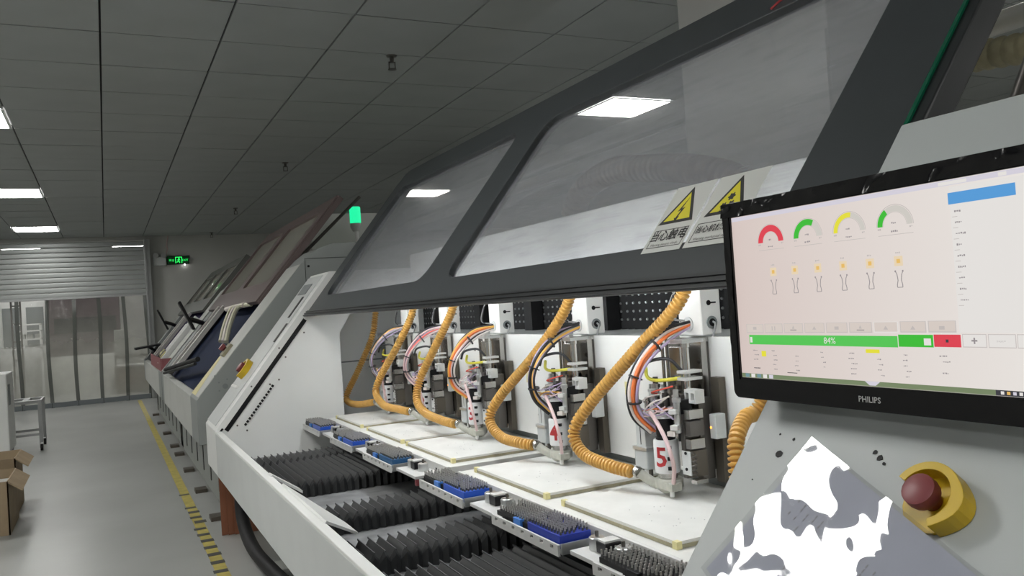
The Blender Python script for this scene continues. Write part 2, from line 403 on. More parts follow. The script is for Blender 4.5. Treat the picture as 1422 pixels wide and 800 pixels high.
t = thing('brown_crate','brown crate on the floor behind the right curtain strips','crate',(0.45,18.1,0))
for k in range(4): B(0.12,0.80,17.8,17.83,0.02+k*0.115,0.125+k*0.115).build('board','brownbox',t)
B(0.12,0.80,17.83,18.4,0.02,0.46).build('body','brownbox',t); B(0.10,0.82,17.78,18.4,0.47,0.50).build('lid','skirtB',t)
t = thing('grey_carton','pale grey carton standing on the dark cart behind the curtain','carton',(0.3,17.4,0))
B(0.14,0.36,17.2,17.6,0.72,1.20).build('body','skirtB',t,bevel=0.004)
B(0.12,0.8,17.15,17.7,0.66,0.72).build('shelf','steeld',t); 
for x in (0.13,0.77): B(x,x+0.03,17.2,17.65,0,0.66).build('leg','steeld',t)
# ---- ceiling lights
me_f = me_d = None
for k,(a,b) in enumerate(lamps):
    lab = {(-0.852,13.84):'square ceiling light nearest the roller shutter',(-0.852,10.216):'square ceiling light second from the roller shutter',(-0.852,6.592):'square ceiling light cut off by the left edge of the photo',
           (3.98,5.384):'square ceiling light seen through the large lid window',(3.98,10.216):'square ceiling light seen through the far lid window'}
    key = next((v for q,v in lab.items() if abs(q[0]-a)<0.01 and abs(q[1]-b)<0.01), None)
    t = thing('ceiling_light', key or 'unseen square white ceiling light panel outside the frame','light',(a,b+0.302,CH),'recessed ceiling lights')
    x0,x1,y0,y1 = a-0.300,a+0.300,b+0.002,b+0.602
    fr = MB().extrude([(x0,y0,CH),(x1,y0,CH),(x1,y1,CH),(x0,y1,CH)],(0,0,-0.006),0,[[(x0+.02,y0+.02,CH),(x1-.02,y0+.02,CH),(x1-.02,y1-.02,CH),(x0+.02,y1-.02,CH)]])
    fr.build('frame','white',t); B(x0+.021,x1-.021,y0+.021,y1-.021,CH-0.003,CH+0.01).build('diffuser','lamp',t)
# unseen lamps added to brighten the next room
for x_,side in ((-1.3,'left'),(0.5,'right')):
    t = thing('ceiling_light','unseen square ceiling light added in the room behind the curtain, %s one'%side,'light',(x_,17.3,CH),'recessed ceiling lights')
    B(x_-0.3,x_+0.3,17.0,17.6,CH-0.004,CH-0.001).build('diffuser','lamp',t); B(x_-0.32,x_+0.32,16.98,17.62,CH-0.0009,CH-0.0001).build('frame','white',t)
# ---- sprinklers
for (x,y,l) in ((1.665,4.80,'nearest'),(1.717,8.42,'second'),(1.705,11.89,'third'),(1.74,15.1,'farthest')):
    t = thing('sprinkler','dark ceiling sprinkler head, %s from the camera'%l,'sprinkler',(x,y,CH),'ceiling sprinklers')
    MB().lathe((x,y,CH+0.001),(0,0,-1),[(0.034,0),(0.030,0.008),(0.014,0.012),(0.012,0.045)],12).build('body','steeld',t,smooth=True)
    MB().box(x-0.022,x-0.016,y-0.004,y+0.004,CH-0.085,CH-0.04).box(x+0.016,x+0.022,y-0.004,y+0.004,CH-0.085,CH-0.04).box(x-0.022,x+0.022,y-0.004,y+0.004,CH-0.045,CH-0.038).build('yoke','steeld',t)
    MB().lathe((x,y,CH-0.083),(0,0,-1),[(0.026,0),(0.026,0.004)],12).build('deflector','steeld',t)
# ---- exit sign, emergency light
t = thing('exit_sign','lit green exit sign on the far wall right of the shutter','sign',(1.2,15.5,2.36))
B(1.02,1.385,15.455,15.50,2.28,2.43).build('case','black',t,bevel=0.004)
s_ = MB().box(1.03,1.375,15.449,15.455,2.29,2.42); s_.build('face','exitd',t)
mk = MB()
mk.box(1.155,1.165,15.444,15.449,2.30,2.41).box(1.255,1.265,15.444,15.449,2.30,2.41).box(1.155,1.265,15.444,15.449,2.40,2.41)
# running figure
mk.lathe((1.215,15.449,2.385),(0,-1,0),[(0.012,0),(0.012,0.005)],10)
for a,b in (((1.21,2.372),(1.205,2.340)),((1.205,2.340),(1.225,2.322)),((1.225,2.322),(1.222,2.303)),((1.205,2.340),(1.190,2.322)),((1.190,2.322),(1.176,2.318)),((1.212,2.368),(1.232,2.352)),((1.209,2.368),(1.190,2.352))):
    mk.tube([(a[0],15.446,a[1]),(b[0],15.446,b[1])],0.006,6)
mk.build('pictogram','exitg',t)
tx = MB().text('EXIT',(1.315,15.448,2.35),(1,0,0),(0,0,1),0.05,depth=0.001); tx.text('安全',(1.095,15.448,2.35),(1,0,0),(0,0,1),0.045,depth=0.001); tx.build('lettering','exitg',t)
MB().cyl((1.305,15.448,2.27),(1.305,15.44,2.27),0.010,8).build('indicator','lamp',t)
t = thing('emergency_light','grey twin-head emergency light beside the exit sign','light',(0.9,15.5,2.4))
B(0.80,1.005,15.42,15.50,2.27,2.42).build('case','greyl',t,bevel=0.006)
for x in (0.84,0.965):
    MB().lathe((x,15.45,2.455),(0,-1,-0.2),[(0.02,0),(0.042,0.03),(0.045,0.06)],14).build('lamp_head','galv',t,smooth=True)
tag(MB().tube(spline([(1.0,15.49,2.45),(1.04,15.48,2.55),(1.03,15.485,2.62),(1.06,15.49,2.79)],6),0.008,6).build('power_cord','pink',smooth=True),'loose pale cord above the exit sign on the far wall','cord')
# ---- floor marking
fm = thing('floor_marking','worn yellow line with dark dashes along the aisle floor','marking',(0.46,8,0))
MB().box(0.42,0.48,1.5,15.2,0.0004,0.0016).build('stripe','yellowmark',fm)
for k in range(26):
    y = 3.0+k*0.16; j = random.Random(k).uniform(-0.012,0.012)
    if y < 6.0 or random.Random(k).random() < 0.3: B(0.417+j,0.485+j,y+j,y+0.06+2*j,0.0017,0.0024).build('dash','markdark',fm)
# ---- pipes + duct behind the machines
tag(MB().cyl((3.2,-0.5,2.19),(3.2,9,2.19),0.045,14).build('overhead_pipe','pipe',smooth=True),'lower grey overhead pipe running behind the machine','pipe',group='overhead pipes')
tag(MB().cyl((3.2,-0.5,2.33),(3.2,9,2.33),0.06,14).build('overhead_pipe','pipe',smooth=True),'upper thicker grey overhead pipe running behind the machine','pipe',group='overhead pipes')
tag(MB().corrugated([(1.96,3.27,1.536),(1.96,3.26,1.60),(1.95,3.14,1.70),(1.95,2.90,1.747),(1.95,2.65,1.715),(1.95,2.42,1.675),(1.95,2.2,1.61),(1.95,2.08,1.54)],0.047,0.036,0.009,16).build('exhaust_duct','duct2',smooth=True),'brown ribbed exhaust duct arching over the machine hood, seen through the lid window','duct')
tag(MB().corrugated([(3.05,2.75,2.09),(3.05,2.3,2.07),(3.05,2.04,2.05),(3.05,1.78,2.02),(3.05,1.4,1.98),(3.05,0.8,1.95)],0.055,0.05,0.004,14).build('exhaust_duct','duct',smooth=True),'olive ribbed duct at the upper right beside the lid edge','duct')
# ---- left side: machine, trolley, cartons
t = thing('white_machine','white boxy machine cut off by the left edge of the photo','machine',(-1.3,9.6,0))
B(-1.7,-0.88,9.3,9.9,0.10,0.86).build('body','white',t,bevel=0.012); B(-0.879,-0.872,9.36,9.5,0.55,0.75).build('panel','greyd',t)
B(-1.66,-0.90,9.34,9.86,0.03,0.10).build('plinth','steeld',t)
for y in (9.4,9.8): MB().cyl((-0.95,y,0.035),(-0.91,y,0.035),0.035,12).build('castor','rubber',t)
t = thing('trolley','small grey metal trolley frame on castors beside the white machine','trolley',(-0.75,10.2,0))
x0,x1,y0,y1 = -1.15,-0.64,9.97,10.5
tp = [(x0,y0,0.50),(x1,y0,0.50),(x1,y1,0.50),(x0,y1,0.50)]
hl = [[(x0+0.05+k*0.165,y0+0.08,0.5),(x0+0.16+k*0.165,y0+0.08,0.5),(x0+0.16+k*0.165,y1-0.08,0.5),(x0+0.05+k*0.165,y1-0.08,0.5)] for k in range(3)]
MB().extrude(tp,(0,0,0.03),0,hl).build('top','galv',t)
for x in (x0+0.02,x1-0.02):
    for y in (y0+0.02,y1-0.02):
        l_ = B(x-0.018,x+0.018,y-0.018,y+0.018,0.085,0.50).build('leg','galv',t)
        MB().cyl((x-0.012,y,0.035),(x+0.012,y,0.035),0.035,14).build('castor','rubber',l_); 
        MB().box(x-0.018,x-0.013,y-0.014,y+0.014,0.03,0.09).box(x+0.013,x+0.018,y-0.014,y+0.014,0.03,0.09).build('fork','galv',l_)
for y in (y0+0.02,y1-0.02): B(x0+0.02,x1-0.02,y-0.012,y+0.012,0.16,0.185).build('crossbar','galv',t)
for nm,(x0,x1,y0,y1,h),lab in (('carton',(-1.1,-0.585,5.95,6.5,0.33),'low open brown carton at the left edge, nearer one'),('carton',(-1.1,-0.60,6.62,7.1,0.38),'brown carton behind the nearer one at the left edge')):
    t = thing(nm,lab,'carton',((x0+x1)/2,(y0+y1)/2,0),'cartons on the floor')
    for a in ((x0,x0+.008,y0,y1),(x1-.008,x1,y0,y1),(x0,x1,y0,y0+.008),(x0,x1,y1-.008,y1)): B(*a,0,h).build('side','cardb',t)
    B(x0+.005,x1-.005,y0+.005,y1-.005,0.001,h-0.06).build('contents','skirtB',t)
    MB().obox((x1+0.035,(y0+y1)/2,h-0.035),(0.04,0,-0.03),(0,(y1-y0)/2,0),(0.002,0,0.003)).build('flap','cardb',t)
# ================================================================== DRILLING MACHINE (near)
TH = math.radians(51.3); CT, ST = math.cos(TH), math.sin(TH)
def SL(y, s, off=0.0): return Vector((0.47+CT*s-ST*off, y, 0.67+ST*s+CT*off))      # on the slanted end faces
def LD(y, s, off=0.0): return Vector((0.95+CT*s-ST*off, y, 1.22+ST*s+CT*off))      # on the lid
SU = Vector((CT,0,ST)); SN = Vector((-ST,0,CT)); YV = Vector((0,1,0))
A = thing('drilling_machine','nearest long white and grey drilling machine with raised charcoal lid','machine',(1.3,2.6,0))
# end cabinets
prof = [(0.80,0.06),(0.80,0.44),(0.47,0.44),(0.47,0.67),(1.095,1.45),(2.3,1.45),(2.3,0.06)]
near_c = MB().prismy(prof,0.12,0.842).build('near_cabinet','grey',A,bevel=0.004)
far_prof = [(0.80,0.06),(0.80,0.44),(0.47,0.44),(0.47,0.67),(1.10,1.456),(2.3,1.456),(2.3,1.27),(1.24,1.27),(1.20,1.213),(1.137,1.12),(1.137,0.06)]
far_c = MB().prismy(far_prof,4.42,4.86).build('far_cabinet','white',A,bevel=0.004)
gr = MB()
for a in (0,): gr.extrude([SL(4.419,0.03,-0.055),SL(4.419,0.72,-0.055),SL(4.419,0.72,-0.033),SL(4.419,0.03,-0.033)],(0,-0.002,0))
gr.build('lid_slot','black',far_c)
sg = MB()
for k in range(14): sg.extrude([SL(4.418,0.10+k*0.018,-0.112),SL(4.418,0.112+k*0.018,-0.112),SL(4.418,0.112+k*0.018,-0.100),SL(4.418,0.10+k*0.018,-0.100)],(0,-0.002,0))
sg.build('vent_slots','black',far_c,kind='stuff')
sc_ = MB()
for s,o in ((0.28,-0.018),(0.52,-0.02),(0.50,-0.075),(0.34,-0.09),(0.08,-0.075),(0.66,-0.08),(0.385,-0.115),(0.085,-0.13)):
    sc_.lathe(SL(4.419,s,o),(0,-1,0),[(0.005,0),(0.004,0.003)],8)
sc_.build('screws','steeld',far_c,kind='stuff')
MB().extrude([SL(4.419,0.0,-0.028),SL(4.419,0.03,-0.028),SL(4.419,0.03,-0.018),SL(4.419,0.0,-0.018)],(0,-0.002,0)).build('slot','black',far_c)
st_ = MB().extrude([SL(4.50,0.02,0.001),SL(4.855,0.02,0.001),SL(4.855,0.985,0.001),SL(4.50,0.985,0.001)],SN*0.003).build('front_strip','greyl',A)
MB().extrude([SL(4.60,0.86,0.004),SL(4.80,0.86,0.004),SL(4.80,0.93,0.004),SL(4.60,0.93,0.004)],SN*0.004).build('display','greyd',st_)
MB().extrude([SL(4.58,0.70,0.004),SL(4.62,0.70,0.004),SL(4.62,0.84,0.004),SL(4.58,0.84,0.004)],SN*0.003).build('slot','black',st_)
MB().extrude([SL(4.50,0.54,0.004),SL(4.54,0.54,0.004),SL(4.54,0.66,0.004),SL(4.50,0.66,0.004)],SN*0.003).build('slot','black',st_)
# inner recess walls behind the far cabinet
rc = MB().box(1.10,2.3,4.74,4.80,0.45,1.45).build('end_wall','white',A)
MB().box(1.10,1.9,4.735,4.739,0.936,0.944).build('seam','greyd',rc)
# front sill, bed, base
MB().prismy([(0.47,0.44),(0.47,0.656),(0.500,0.656),(0.500,0.44)],0.842,4.42).build('front_sill','greyl',A,bevel=0.002)
for y in (3.02,1.55):
    MB().prismy([(0.490,0.667),(0.500,0.670),(0.60,0.60),(0.60,0.59)],y-0.03,y+0.03).build('bracket','white',A)
MB().extrude([(0.495,2.80,0.668),(0.495,2.20,0.668),(0.60,2.29,0.60),(0.615,2.34,0.585),(0.60,2.42,0.60)],(0.004,0,0.006)).build('gusset','white',A)
B(0.47,0.500,0.842,4.42,0.6562,0.666).build('sill_cap','white',A,bevel=0.002)
B(0.505,2.25,0.85,4.41,0.40,0.508).build('bed','bed',A)
B(0.85,2.2,0.86,4.40,0.05,0.40).build('base','greyd',A,bevel=0.01)
for y in (1.2,2.6,4.0): B(0.66,0.84,y-0.08,y+0.08,0.0,0.06).build('foot','skirtB',A)
# bellows
def bellows(y0, y1, x0=0.508, x1=1.20, zt=0.575, za=0.024, pitch=0.030, name='bellows'):
    m_ = MB(); n = int((x1-x0)/pitch*2)
    rows = []
    for k in range(n+1):
        x = x0+k*pitch/2; up = k%2==1
        z = zt if up else zt-za; d = 0.012 if up else 0.0
        rows.append([(x,y0-d,0.509),(x,y0-d,z-0.012 if up else z-0.01),(x,y0+0.004,z),(x,(y0+y1)/2,z+0.002),(x,y1-0.004,z),(x,y1+d,z-0.012),(x,y1+d,0.509)])
    vs = [p for r in rows for p in r]; q = 7
    m_.add(vs,[(i*q+j,i*q+j+1,(i+1)*q+j+1,(i+1)*q+j) for i in range(n) for j in range(q-1)])
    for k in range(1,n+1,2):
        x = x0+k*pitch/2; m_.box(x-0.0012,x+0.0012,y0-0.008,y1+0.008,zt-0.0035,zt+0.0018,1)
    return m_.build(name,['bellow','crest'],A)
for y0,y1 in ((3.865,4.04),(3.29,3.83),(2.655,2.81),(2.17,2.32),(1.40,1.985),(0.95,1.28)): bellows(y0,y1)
# rear beam : ledge, white spindle panels, back bellows, hood
YC = [4.08,3.53,2.975,2.315,1.749,1.17]          # spindle axes, number 1 .. 6
pe = [4.52]+[y-0.03 for y in YC[:-1]]+[0.87]
for a,b in zip(pe,pe[1:]):
    p_ = MB().box(1.42,1.432,b+0.002,a-0.002,0.722,1.097).build('spindle_panel','panelw',A,bevel=0.0015)
    s_ = MB()
    for y in (b+0.06,a-0.25):
        for z in (0.80,1.03): s_.lathe((1.42,y,z),(-1,0,0),[(0.0078,0),(0.006,0.004)],8)
    s_.build('screws','steeld',p_,kind='stuff')
    MB().box(1.4185,1.4199,a-0.215,a-0.165,0.915,0.955).build('caution_label','tape',p_)
B(1.433,1.76,0.87,4.70,1.04,1.093).build('beam_ledge','greyl',A)
B(1.45,1.78,0.87,4.70,0.46,1.04).build('beam','greyd',A)
xs = MB(); n = 190
rows = []
for k in range(n+1):
    y = 0.90+k*0.020; x = 1.72 if k%2 else 1.745
    rows.append([(x,y,1.094),(x,y,1.27)])
xs.add([p for r in rows for p in r],[(i*2,i*2+1,i*2+3,i*2+2) for i in range(n)])
xs.build('beam_bellows','black',A)
dots = MB()
for k in range(95):
    for z in (1.13,1.16,1.19,1.22): dots.lathe((1.722,0.92+k*0.04,z),(-1,0,0),[(0.0055,0),(0.0045,0.004)],6)
dots.build('bellows_rivets','galv',A,kind='stuff')
for yy in (4.30,3.75,3.20,2.60,2.05,1.48): B(1.66,1.715,yy-0.035,yy+0.035,1.094,1.277).build('post','rubber',A)
B(1.56,2.28,0.86,4.415,1.278,1.53).build('rear_hood','white',A,bevel=0.008)
# LED strip on the inner face of the lid's lower bar
# ------------------------------------------------------------------ lid
def poly(pts, off): return [LD(y,s,off) for y,s in pts]
outer = [(0.872,0.036),(4.415,0.036),(4.42,0.90),(4.39,0.985),(4.33,1.0),(0.872,1.0)]
h1 = rrect(2.815,4.265,0.132,0.855,0.07); h2 = rrect(1.062,2.585,0.125,0.842,0.08)
lid = MB().extrude(poly(outer,0.0),-SN*0.028,0,[poly(h1,0.0),poly(h2,0.0)]).build('lid','lidf',A,bevel=0.003)
for nm,h in (('window',(2.80,4.28,0.117,0.87)),('window',(1.047,2.60,0.11,0.857))):
    y0,y1,s0,s1 = h
    MB().extrude([LD(y0,s0,-0.020),LD(y1,s0,-0.020),LD(y1,s1,-0.020),LD(y0,s1,-0.020)],-SN*0.004).build(nm,'pane',lid)
f0,f1,b1 = LD(0,-0.001,0.005),LD(0,0.036,0.005),LD(0,0.036,-0.028)
lip = MB().prismy([(f0.x,f0.z),(f1.x,f1.z),(b1.x,b1.z),(b1.x,1.2235),(f0.x+0.012,1.2205)],0.872,4.425)
for s0,s1,o in ((0.000,0.004,0.0085),(0.012,0.017,0.009),(0.026,0.030,0.008)):
    lip.extrude([LD(0.872,s0,0.0),LD(4.425,s0,0.0),LD(4.425,s0,o),LD(0.872,s0,o)],SU*(s1-s0))
lip.build('bottom_lip','lidrim',lid)
MB().extrude([LD(0.838,0.03,0.0),LD(0.868,0.03,0.0),LD(0.868,1.0,0.0),LD(0.838,1.0,0.0)],-SN*0.05).build('edge_seal','lidrim',lid,bevel=0.004)
MB().extrude([LD(0.861,0.03,0.001),LD(0.8685,0.03,0.001),LD(0.8685,1.0,0.001),LD(0.861,1.0,0.001)],SN*0.004).build('glass_edge','greenedge',lid)
for y in (1.05,2.69,4.3): MB().obox(LD(y,0.5,-0.045),SU*0.45,YV*0.012,SN*0.012).build('stiffener','lidrim',lid)
MB().obox(LD(2.55,0.088,-0.040),SU*0.012,YV*1.55,SN*0.006).build('light_strip','led',lid,label='white light strip inside the lid')
# warning stickers
CHARS = (('当心触电',1.426,1.293),('当心机械伤人',1.287,1.142))
for k,(txt,ya,yb) in enumerate(CHARS):
    q = MB(); s0,s1 = 0.106,0.285
    q.extrude([LD(yb+0.002,s0,0.0010),LD(ya-0.002,s0,0.0010),LD(ya-0.002,s1,0.0010),LD(yb+0.002,s1,0.0010)],SN*0.0006,0)
    ym = (ya+yb)/2+ (0.003 if k==0 else 0.0); hw = 0.056
    def tri(sc_, m_, off):
        c_ = 0.213; pts = [(ym,c_+(0.277-c_)*sc_),(ym+hw*sc_,c_+(0.181-c_)*sc_),(ym-hw*sc_,c_+(0.181-c_)*sc_)]
        q.extrude([LD(y,s,off) for y,s in pts],SN*0.0004,m_)
    tri(1.0,1,0.0017); tri(0.76,2,0.0022)
    def glyph(pts, off=0.0027): q.extrude([LD(ym-x*0.001,0.213+z*0.001,off) for x,z in pts],SN*0.0003,1)
    if k == 0: glyph([(6,34),(-10,-2),(0,1),(-6,-20),(-11,-18),(-2,-30),(4,-15),(-1,-17),(8,8),(-1,5)])
    else:
        for cx,cz,r in ((-11,-12,9),(9,-10,9),(0,10,10)):
            teeth = []
            for i in range(24):
                rr_ = r if i%4<2 else r*0.72; a = 2*PI*i/24; teeth.append((cx+rr_*math.cos(a),cz+rr_*math.sin(a)))
            glyph(teeth)
        glyph([(-16,-27),(16,-27),(16,-23),(-16,-23)])
    fy0,fy1 = yb+0.010,ya-0.012
    for a in ((fy0,fy1,0.118,0.1195),(fy0,fy1,0.1635,0.165),(fy0,fy0+0.0015,0.118,0.165),(fy1-0.0015,fy1,0.118,0.165)):
        q.extrude([LD(a[0],a[2],0.0017),LD(a[1],a[2],0.0017),LD(a[1],a[3],0.0017),LD(a[0],a[3],0.0017)],SN*0.0003,1)
    q.text(txt,LD((fy0+fy1)/2,0.147,0.0017),-YV,SU,0.030 if k==0 else 0.0195,1,depth=0.0006,bold=0.018)
    q.text('Warning electric shock' if k==0 else 'Warning mechanical injury',LD((fy0+fy1)/2,0.125,0.0017),-YV,SU,0.0095,1,depth=0.0006)
    q.build('warning_sign',['signw','ink','signy'],lid,label=['yellow triangle sticker with lightning bolt','yellow triangle sticker with gears'][k])
rd = MB()
for pts in (((1.475,0.856),(1.455,0.875),(1.43,0.882)),((1.462,0.868),(1.435,0.90),(1.40,0.92)),((1.44,0.875),(1.40,0.872)),((1.43,0.905),(1.37,0.93),(1.33,0.925))):
    rd.tube(spline([LD(y,s,0.001) for y,s in pts],4),0.004,5)
rd.build('red_mark','red',lid)
# gas strut at the near end, behind the lid
MB().cyl((1.8,1.16,1.45),(1.8,1.04,1.70),0.016,10).build('gas_strut','steeld',A,smooth=True)
# ------------------------------------------------------------------ emergency stops on the slanted faces
def estop(y, s, r, name_mats=('estopy','estopr')):
    m_ = MB(); sgn = -1
    def Pt(a, rad, off): return SL(y-rad*math.cos(a), s+rad*math.sin(a), off)
    out, inn = [], []
    for k in range(23):
        a = math.radians(-62+k*(158+62)/22)
        ro = r*(1.0+0.16*max(0,math.cos((a-math.radians(-5))*1.5))**3)
        out.append(Pt(a,ro,0.001)); inn.append(Pt(a,r*0.76,0.001))
    m_.extrude(out+inn[::-1],SN*r*0.62,0)
    base = [Pt(2*PI*k/20,r*0.92,0.001) for k in range(20)]
    m_.extrude(base,SN*0.004,0)
    g = m_.build('emergency_stop',name_mats[0],A,bevel=0.002)
    MB().lathe(SL(y,s,0.005),SN,[(r*0.26,0),(r*0.26,r*0.45),(r*0.46,r*0.4),(r*0.49,r*0.55),(r*0.47,r*0.78),(r*0.38,r*0.82)],20).build('button',name_mats[1],g,smooth=True)
estop(0.552,0.412,0.036); estop(4.72,0.345,0.06)
MB().extrude([SL(4.62,0.235,0.004),SL(4.80,0.235,0.004),SL(4.80,0.25,0.004),SL(4.62,0.25,0.004)],SN*0.01).build('latch','white',A)
# chipped paint spots on the near face
ch = MB(); R_ = random.Random(4)
for (px,py,rr_) in ((0.778,0.435,0.006),(0.79,0.462,0.0018),(0.765,0.458,0.0022),(0.80,0.395,0.0013),(0.636,0.452,0.004),(0.645,0.458,0.003),(0.628,0.446,0.0025)):
    ch.extrude([SL(px+rr_*math.cos(2*PI*k/7)*R_.uniform(.7,1.2),py+rr_*math.sin(2*PI*k/7)*R_.uniform(.7,1.2),0.0003) for k in range(7)],SN*0.0004)
ch.build('paint_chips','rubber',near_c,kind='stuff')
# ------------------------------------------------------------------ paper in a plastic sleeve on the near face
D1 = Vector((0.392,-0.92,0)); D2 = Vector((-0.92,-0.392,0))
def sh(u, v, off): # u along D1 (0..0.2), v along D2 (0..0.3)
    y = 0.724+D1.x*u+D2.x*v; s = 0.454+D1.y*u+D2.y*v
    return SL(y,s,off)
slv = thing('document_sleeve','bluish paper sheet in shiny plastic sleeve on the grey slanted cabinet','sleeve',tuple(sh(0.1,0.15,0)))
lift = lambda v: 0.006+0.008*math.exp(-((v-0.17)/0.07)**2)
pp = MB().grid(lambda a,b: sh(a*0.20,b*0.30,lift(b*0.30)*(1-a)**2+0.003),10,16); pp.build('paper','paper',slv,smooth=True)
from mathutils import noise as mnoise
def crump(a,b):
    h = 0.0020*mnoise.noise(Vector((a*2.4,b*3.3,1.7)))+0.00040*mnoise.noise(Vector((a*9,b*12,5.1)))
    return sh(-0.004+a*0.208,-0.004+b*0.308,(lift(b*0.30)*(1-a)**2+0.003)+0.005+h)
MB().grid(crump,48,64).build('film','film',slv,smooth=True)
ln = MB()
R_ = random.Random(8)
for k in range(22):
    v = 0.03+k*0.0118
    if R_.random()<0.3: continue
    u0 = 0.06; L_ = R_.uniform(0.02,0.10)
    for j in range(int(L_/0.006)):
        if R_.random()<0.25: continue
        vv = lift(v)*(1-(u0+j*0.006)/0.2)**2+0.0036
        ln.extrude([sh(u0+j*0.006,v,vv),sh(u0+j*0.006+0.0042,v,vv),sh(u0+j*0.006+0.0042,v+0.0014,vv),sh(u0+j*0.006,v+0.0014,vv)],SN*0.0003)
ln.build('print_lines','cgrey',slv,kind='stuff')
# ------------------------------------------------------------------ work tables, boards, trays, cassettes
YN = [3.795,3.205,2.662,1.987,1.415,0.90]; YF = [4.26,3.70,3.15,2.47,1.90,1.33]
def tray(T, yn, k):
    y0,y1 = yn+0.265,yn+0.63
    tr = MB().box(0.915,1.012,y0,y1,0.632,0.640).build('cassette_tray','alup',T,bevel=0.001)
    hl = []
    for j in range(7):
        yy = y0+0.03+j*(y1-y0-0.06)/6; hl.append([(0.909,yy-0.008,0.640),(0.909,yy+0.008,0.640),(0.909,yy+0.008,0.648),(0.909,yy-0.008,0.648)])
    MB().extrude([(0.909,y0,0.626),(0.909,y1,0.626),(0.909,y1,0.653),(0.909,y0,0.653)],(0.006,0,0),0,hl).build('slotted_lip','alup',tr)
    B(0.9152,0.9158,y0+0.01,y1-0.01,0.638,0.650).build('slot_backing','black',tr)
    MB().box(0.916,1.005,y0-0.007,y0-0.001,0.63,0.655).build('end_lip','alu',tr)
    z0,z1 = yn+0.02,yn+0.225
    sp_ = MB().box(0.918,1.012,z0,z1,0.640,0.650).build('sensor_plate','alup',T,bevel=0.001)
    MB().box(0.955,1.0,z0+0.11,z0+0.15,0.651,0.676).build('sensor_block','black',sp_,bevel=0.001)
    MB().box(0.957,0.998,z0+0.115,z0+0.146,0.6765,0.682).build('block_cap','alup',sp_,bevel=0.001)
    for (xx,yy) in ((0.972,z0+0.172),(0.975,z0+0.070)):
        MB().lathe((xx,yy,0.6505),(0,0,1),[(0.019,0),(0.019,0.026),(0.017,0.028)],16).build('sensor_pot','alu',sp_,smooth=True)
        MB().lathe((xx,yy,0.679),(0,0,1),[(0.0045,0),(0.0045,0.012)],8).build('probe','steeld',sp_)
    MB().box(0.92,0.93,z0-0.004,z0+0.012,0.618,0.639).build('red_clip','estopr',sp_)
for ti,(idx,ya,yb) in enumerate((((0,1,2),2.61,4.33),((3,4,5),0.87,2.52))):
    T = thing('work_table',['farther white work table carrying the three far boards','nearer white work table carrying the near boards'][ti],'table',(1.4,(ya+yb)/2,0.60),'work tables of the near machine')
    B(1.02,1.9,ya,yb,0.655,0.678).build('table_plate','board',T,bevel=0.002)
    fr = B(1.010,1.019,ya,yb,0.620,0.679).build('front_rail','alup',T,bevel=0.001)
    for k in range(int((yb-ya)/0.2)):
        MB().box(1.0085,1.0095,ya+0.1+k*0.2,ya+0.112+k*0.2,0.642,0.662).build('rail_slot','black',fr)
    B(1.05,1.85,ya+0.05,yb-0.05,0.60,0.654).build('table_core','greyd',T)
    for i in idx:
        tray(T, YN[i], i)
nth = ['farthest','second farthest','third farthest','third nearest','second nearest','nearest']
for i in range(6):
    y0,y1 = YN[i],YF[i]
    t = thing('drill_board','white drill board under spindle %d, the %s one'%(i+1,nth[i]),'board',(1.3,(y0+y1)/2,0.679),'white boards on the work tables')
    B(1.05,1.62,y0,y1,0.679,0.687).build('backing_board','boardedge',t); B(1.052,1.618,y0+0.002,y1-0.002,0.6871,0.694).build('top_sheet','board',t)
    for (xx,yy) in ((1.048,y0-0.002),(1.048,y1-0.014)):
        MB().box(xx,xx+0.014,yy,yy+0.016,0.6785,0.6947).build('tape','tape',t)
    sx = MB(); R_ = random.Random(i)
    for k in range(14): 
        a,b = R_.uniform(1.1,1.22),R_.uniform(y0+0.08,y0+0.3); sx.lathe((a,b,0.694),(0,0,1),[(0.0017,0),(0.0015,0.0004)],6)
    sx.build('drill_holes','cgrey',t,kind='stuff')
cas = ['blue','blue','bluet','blue','blued','black']
for i in range(6):
    y0,y1 = YN[i]+0.272,YN[i]+0.625; ym = y0+0.165
    t = thing('bit_cassette','%s drill bit cassette full of bits on the %s tray'%({'blue':'bright blue','bluet':'teal blue','blued':'deep blue','black':'black'}[cas[i]],nth[i]),'cassette',(0.96,(y0+y1)/2,0.6405),'drill bit cassettes')
    B(0.920,1.005,y0,ym,0.6405,0.670).build('block',cas[i],t,bevel=0.001,label='%s front block'%{'blue':'blue','bluet':'teal','blued':'deep blue','black':'black'}[cas[i]])
    B(0.924,1.005,ym+0.001,y1,0.6405,0.662).build('rear_block','black',t,bevel=0.001,label='black rear block')
    for j in (0,): B(0.917,0.935,ym+0.035,ym+0.075,0.643,0.667).build('clip','bluel' if cas[i]!='black' else 'black',t,bevel=0.001)
    bt = MB(); R_ = random.Random(i)
    for a in range(7):
        for b in range(25):
            yy = y0+0.008+b*(y1-y0-0.016)/24; xx = 0.927+a*0.0120
            if R_.random()<0.05: continue
            zb = 0.670 if yy<ym else 0.662; h = R_.uniform(-0.001,0.001)
            bt.cyl((xx,yy,zb),(xx,yy,zb+0.007),0.0029,5,1); bt.cyl((xx,yy,zb+0.007),(xx,yy,zb+0.018+h),0.0023,5,0)
    bt.build('drill_bits',['bit','collar'],t,kind='stuff')
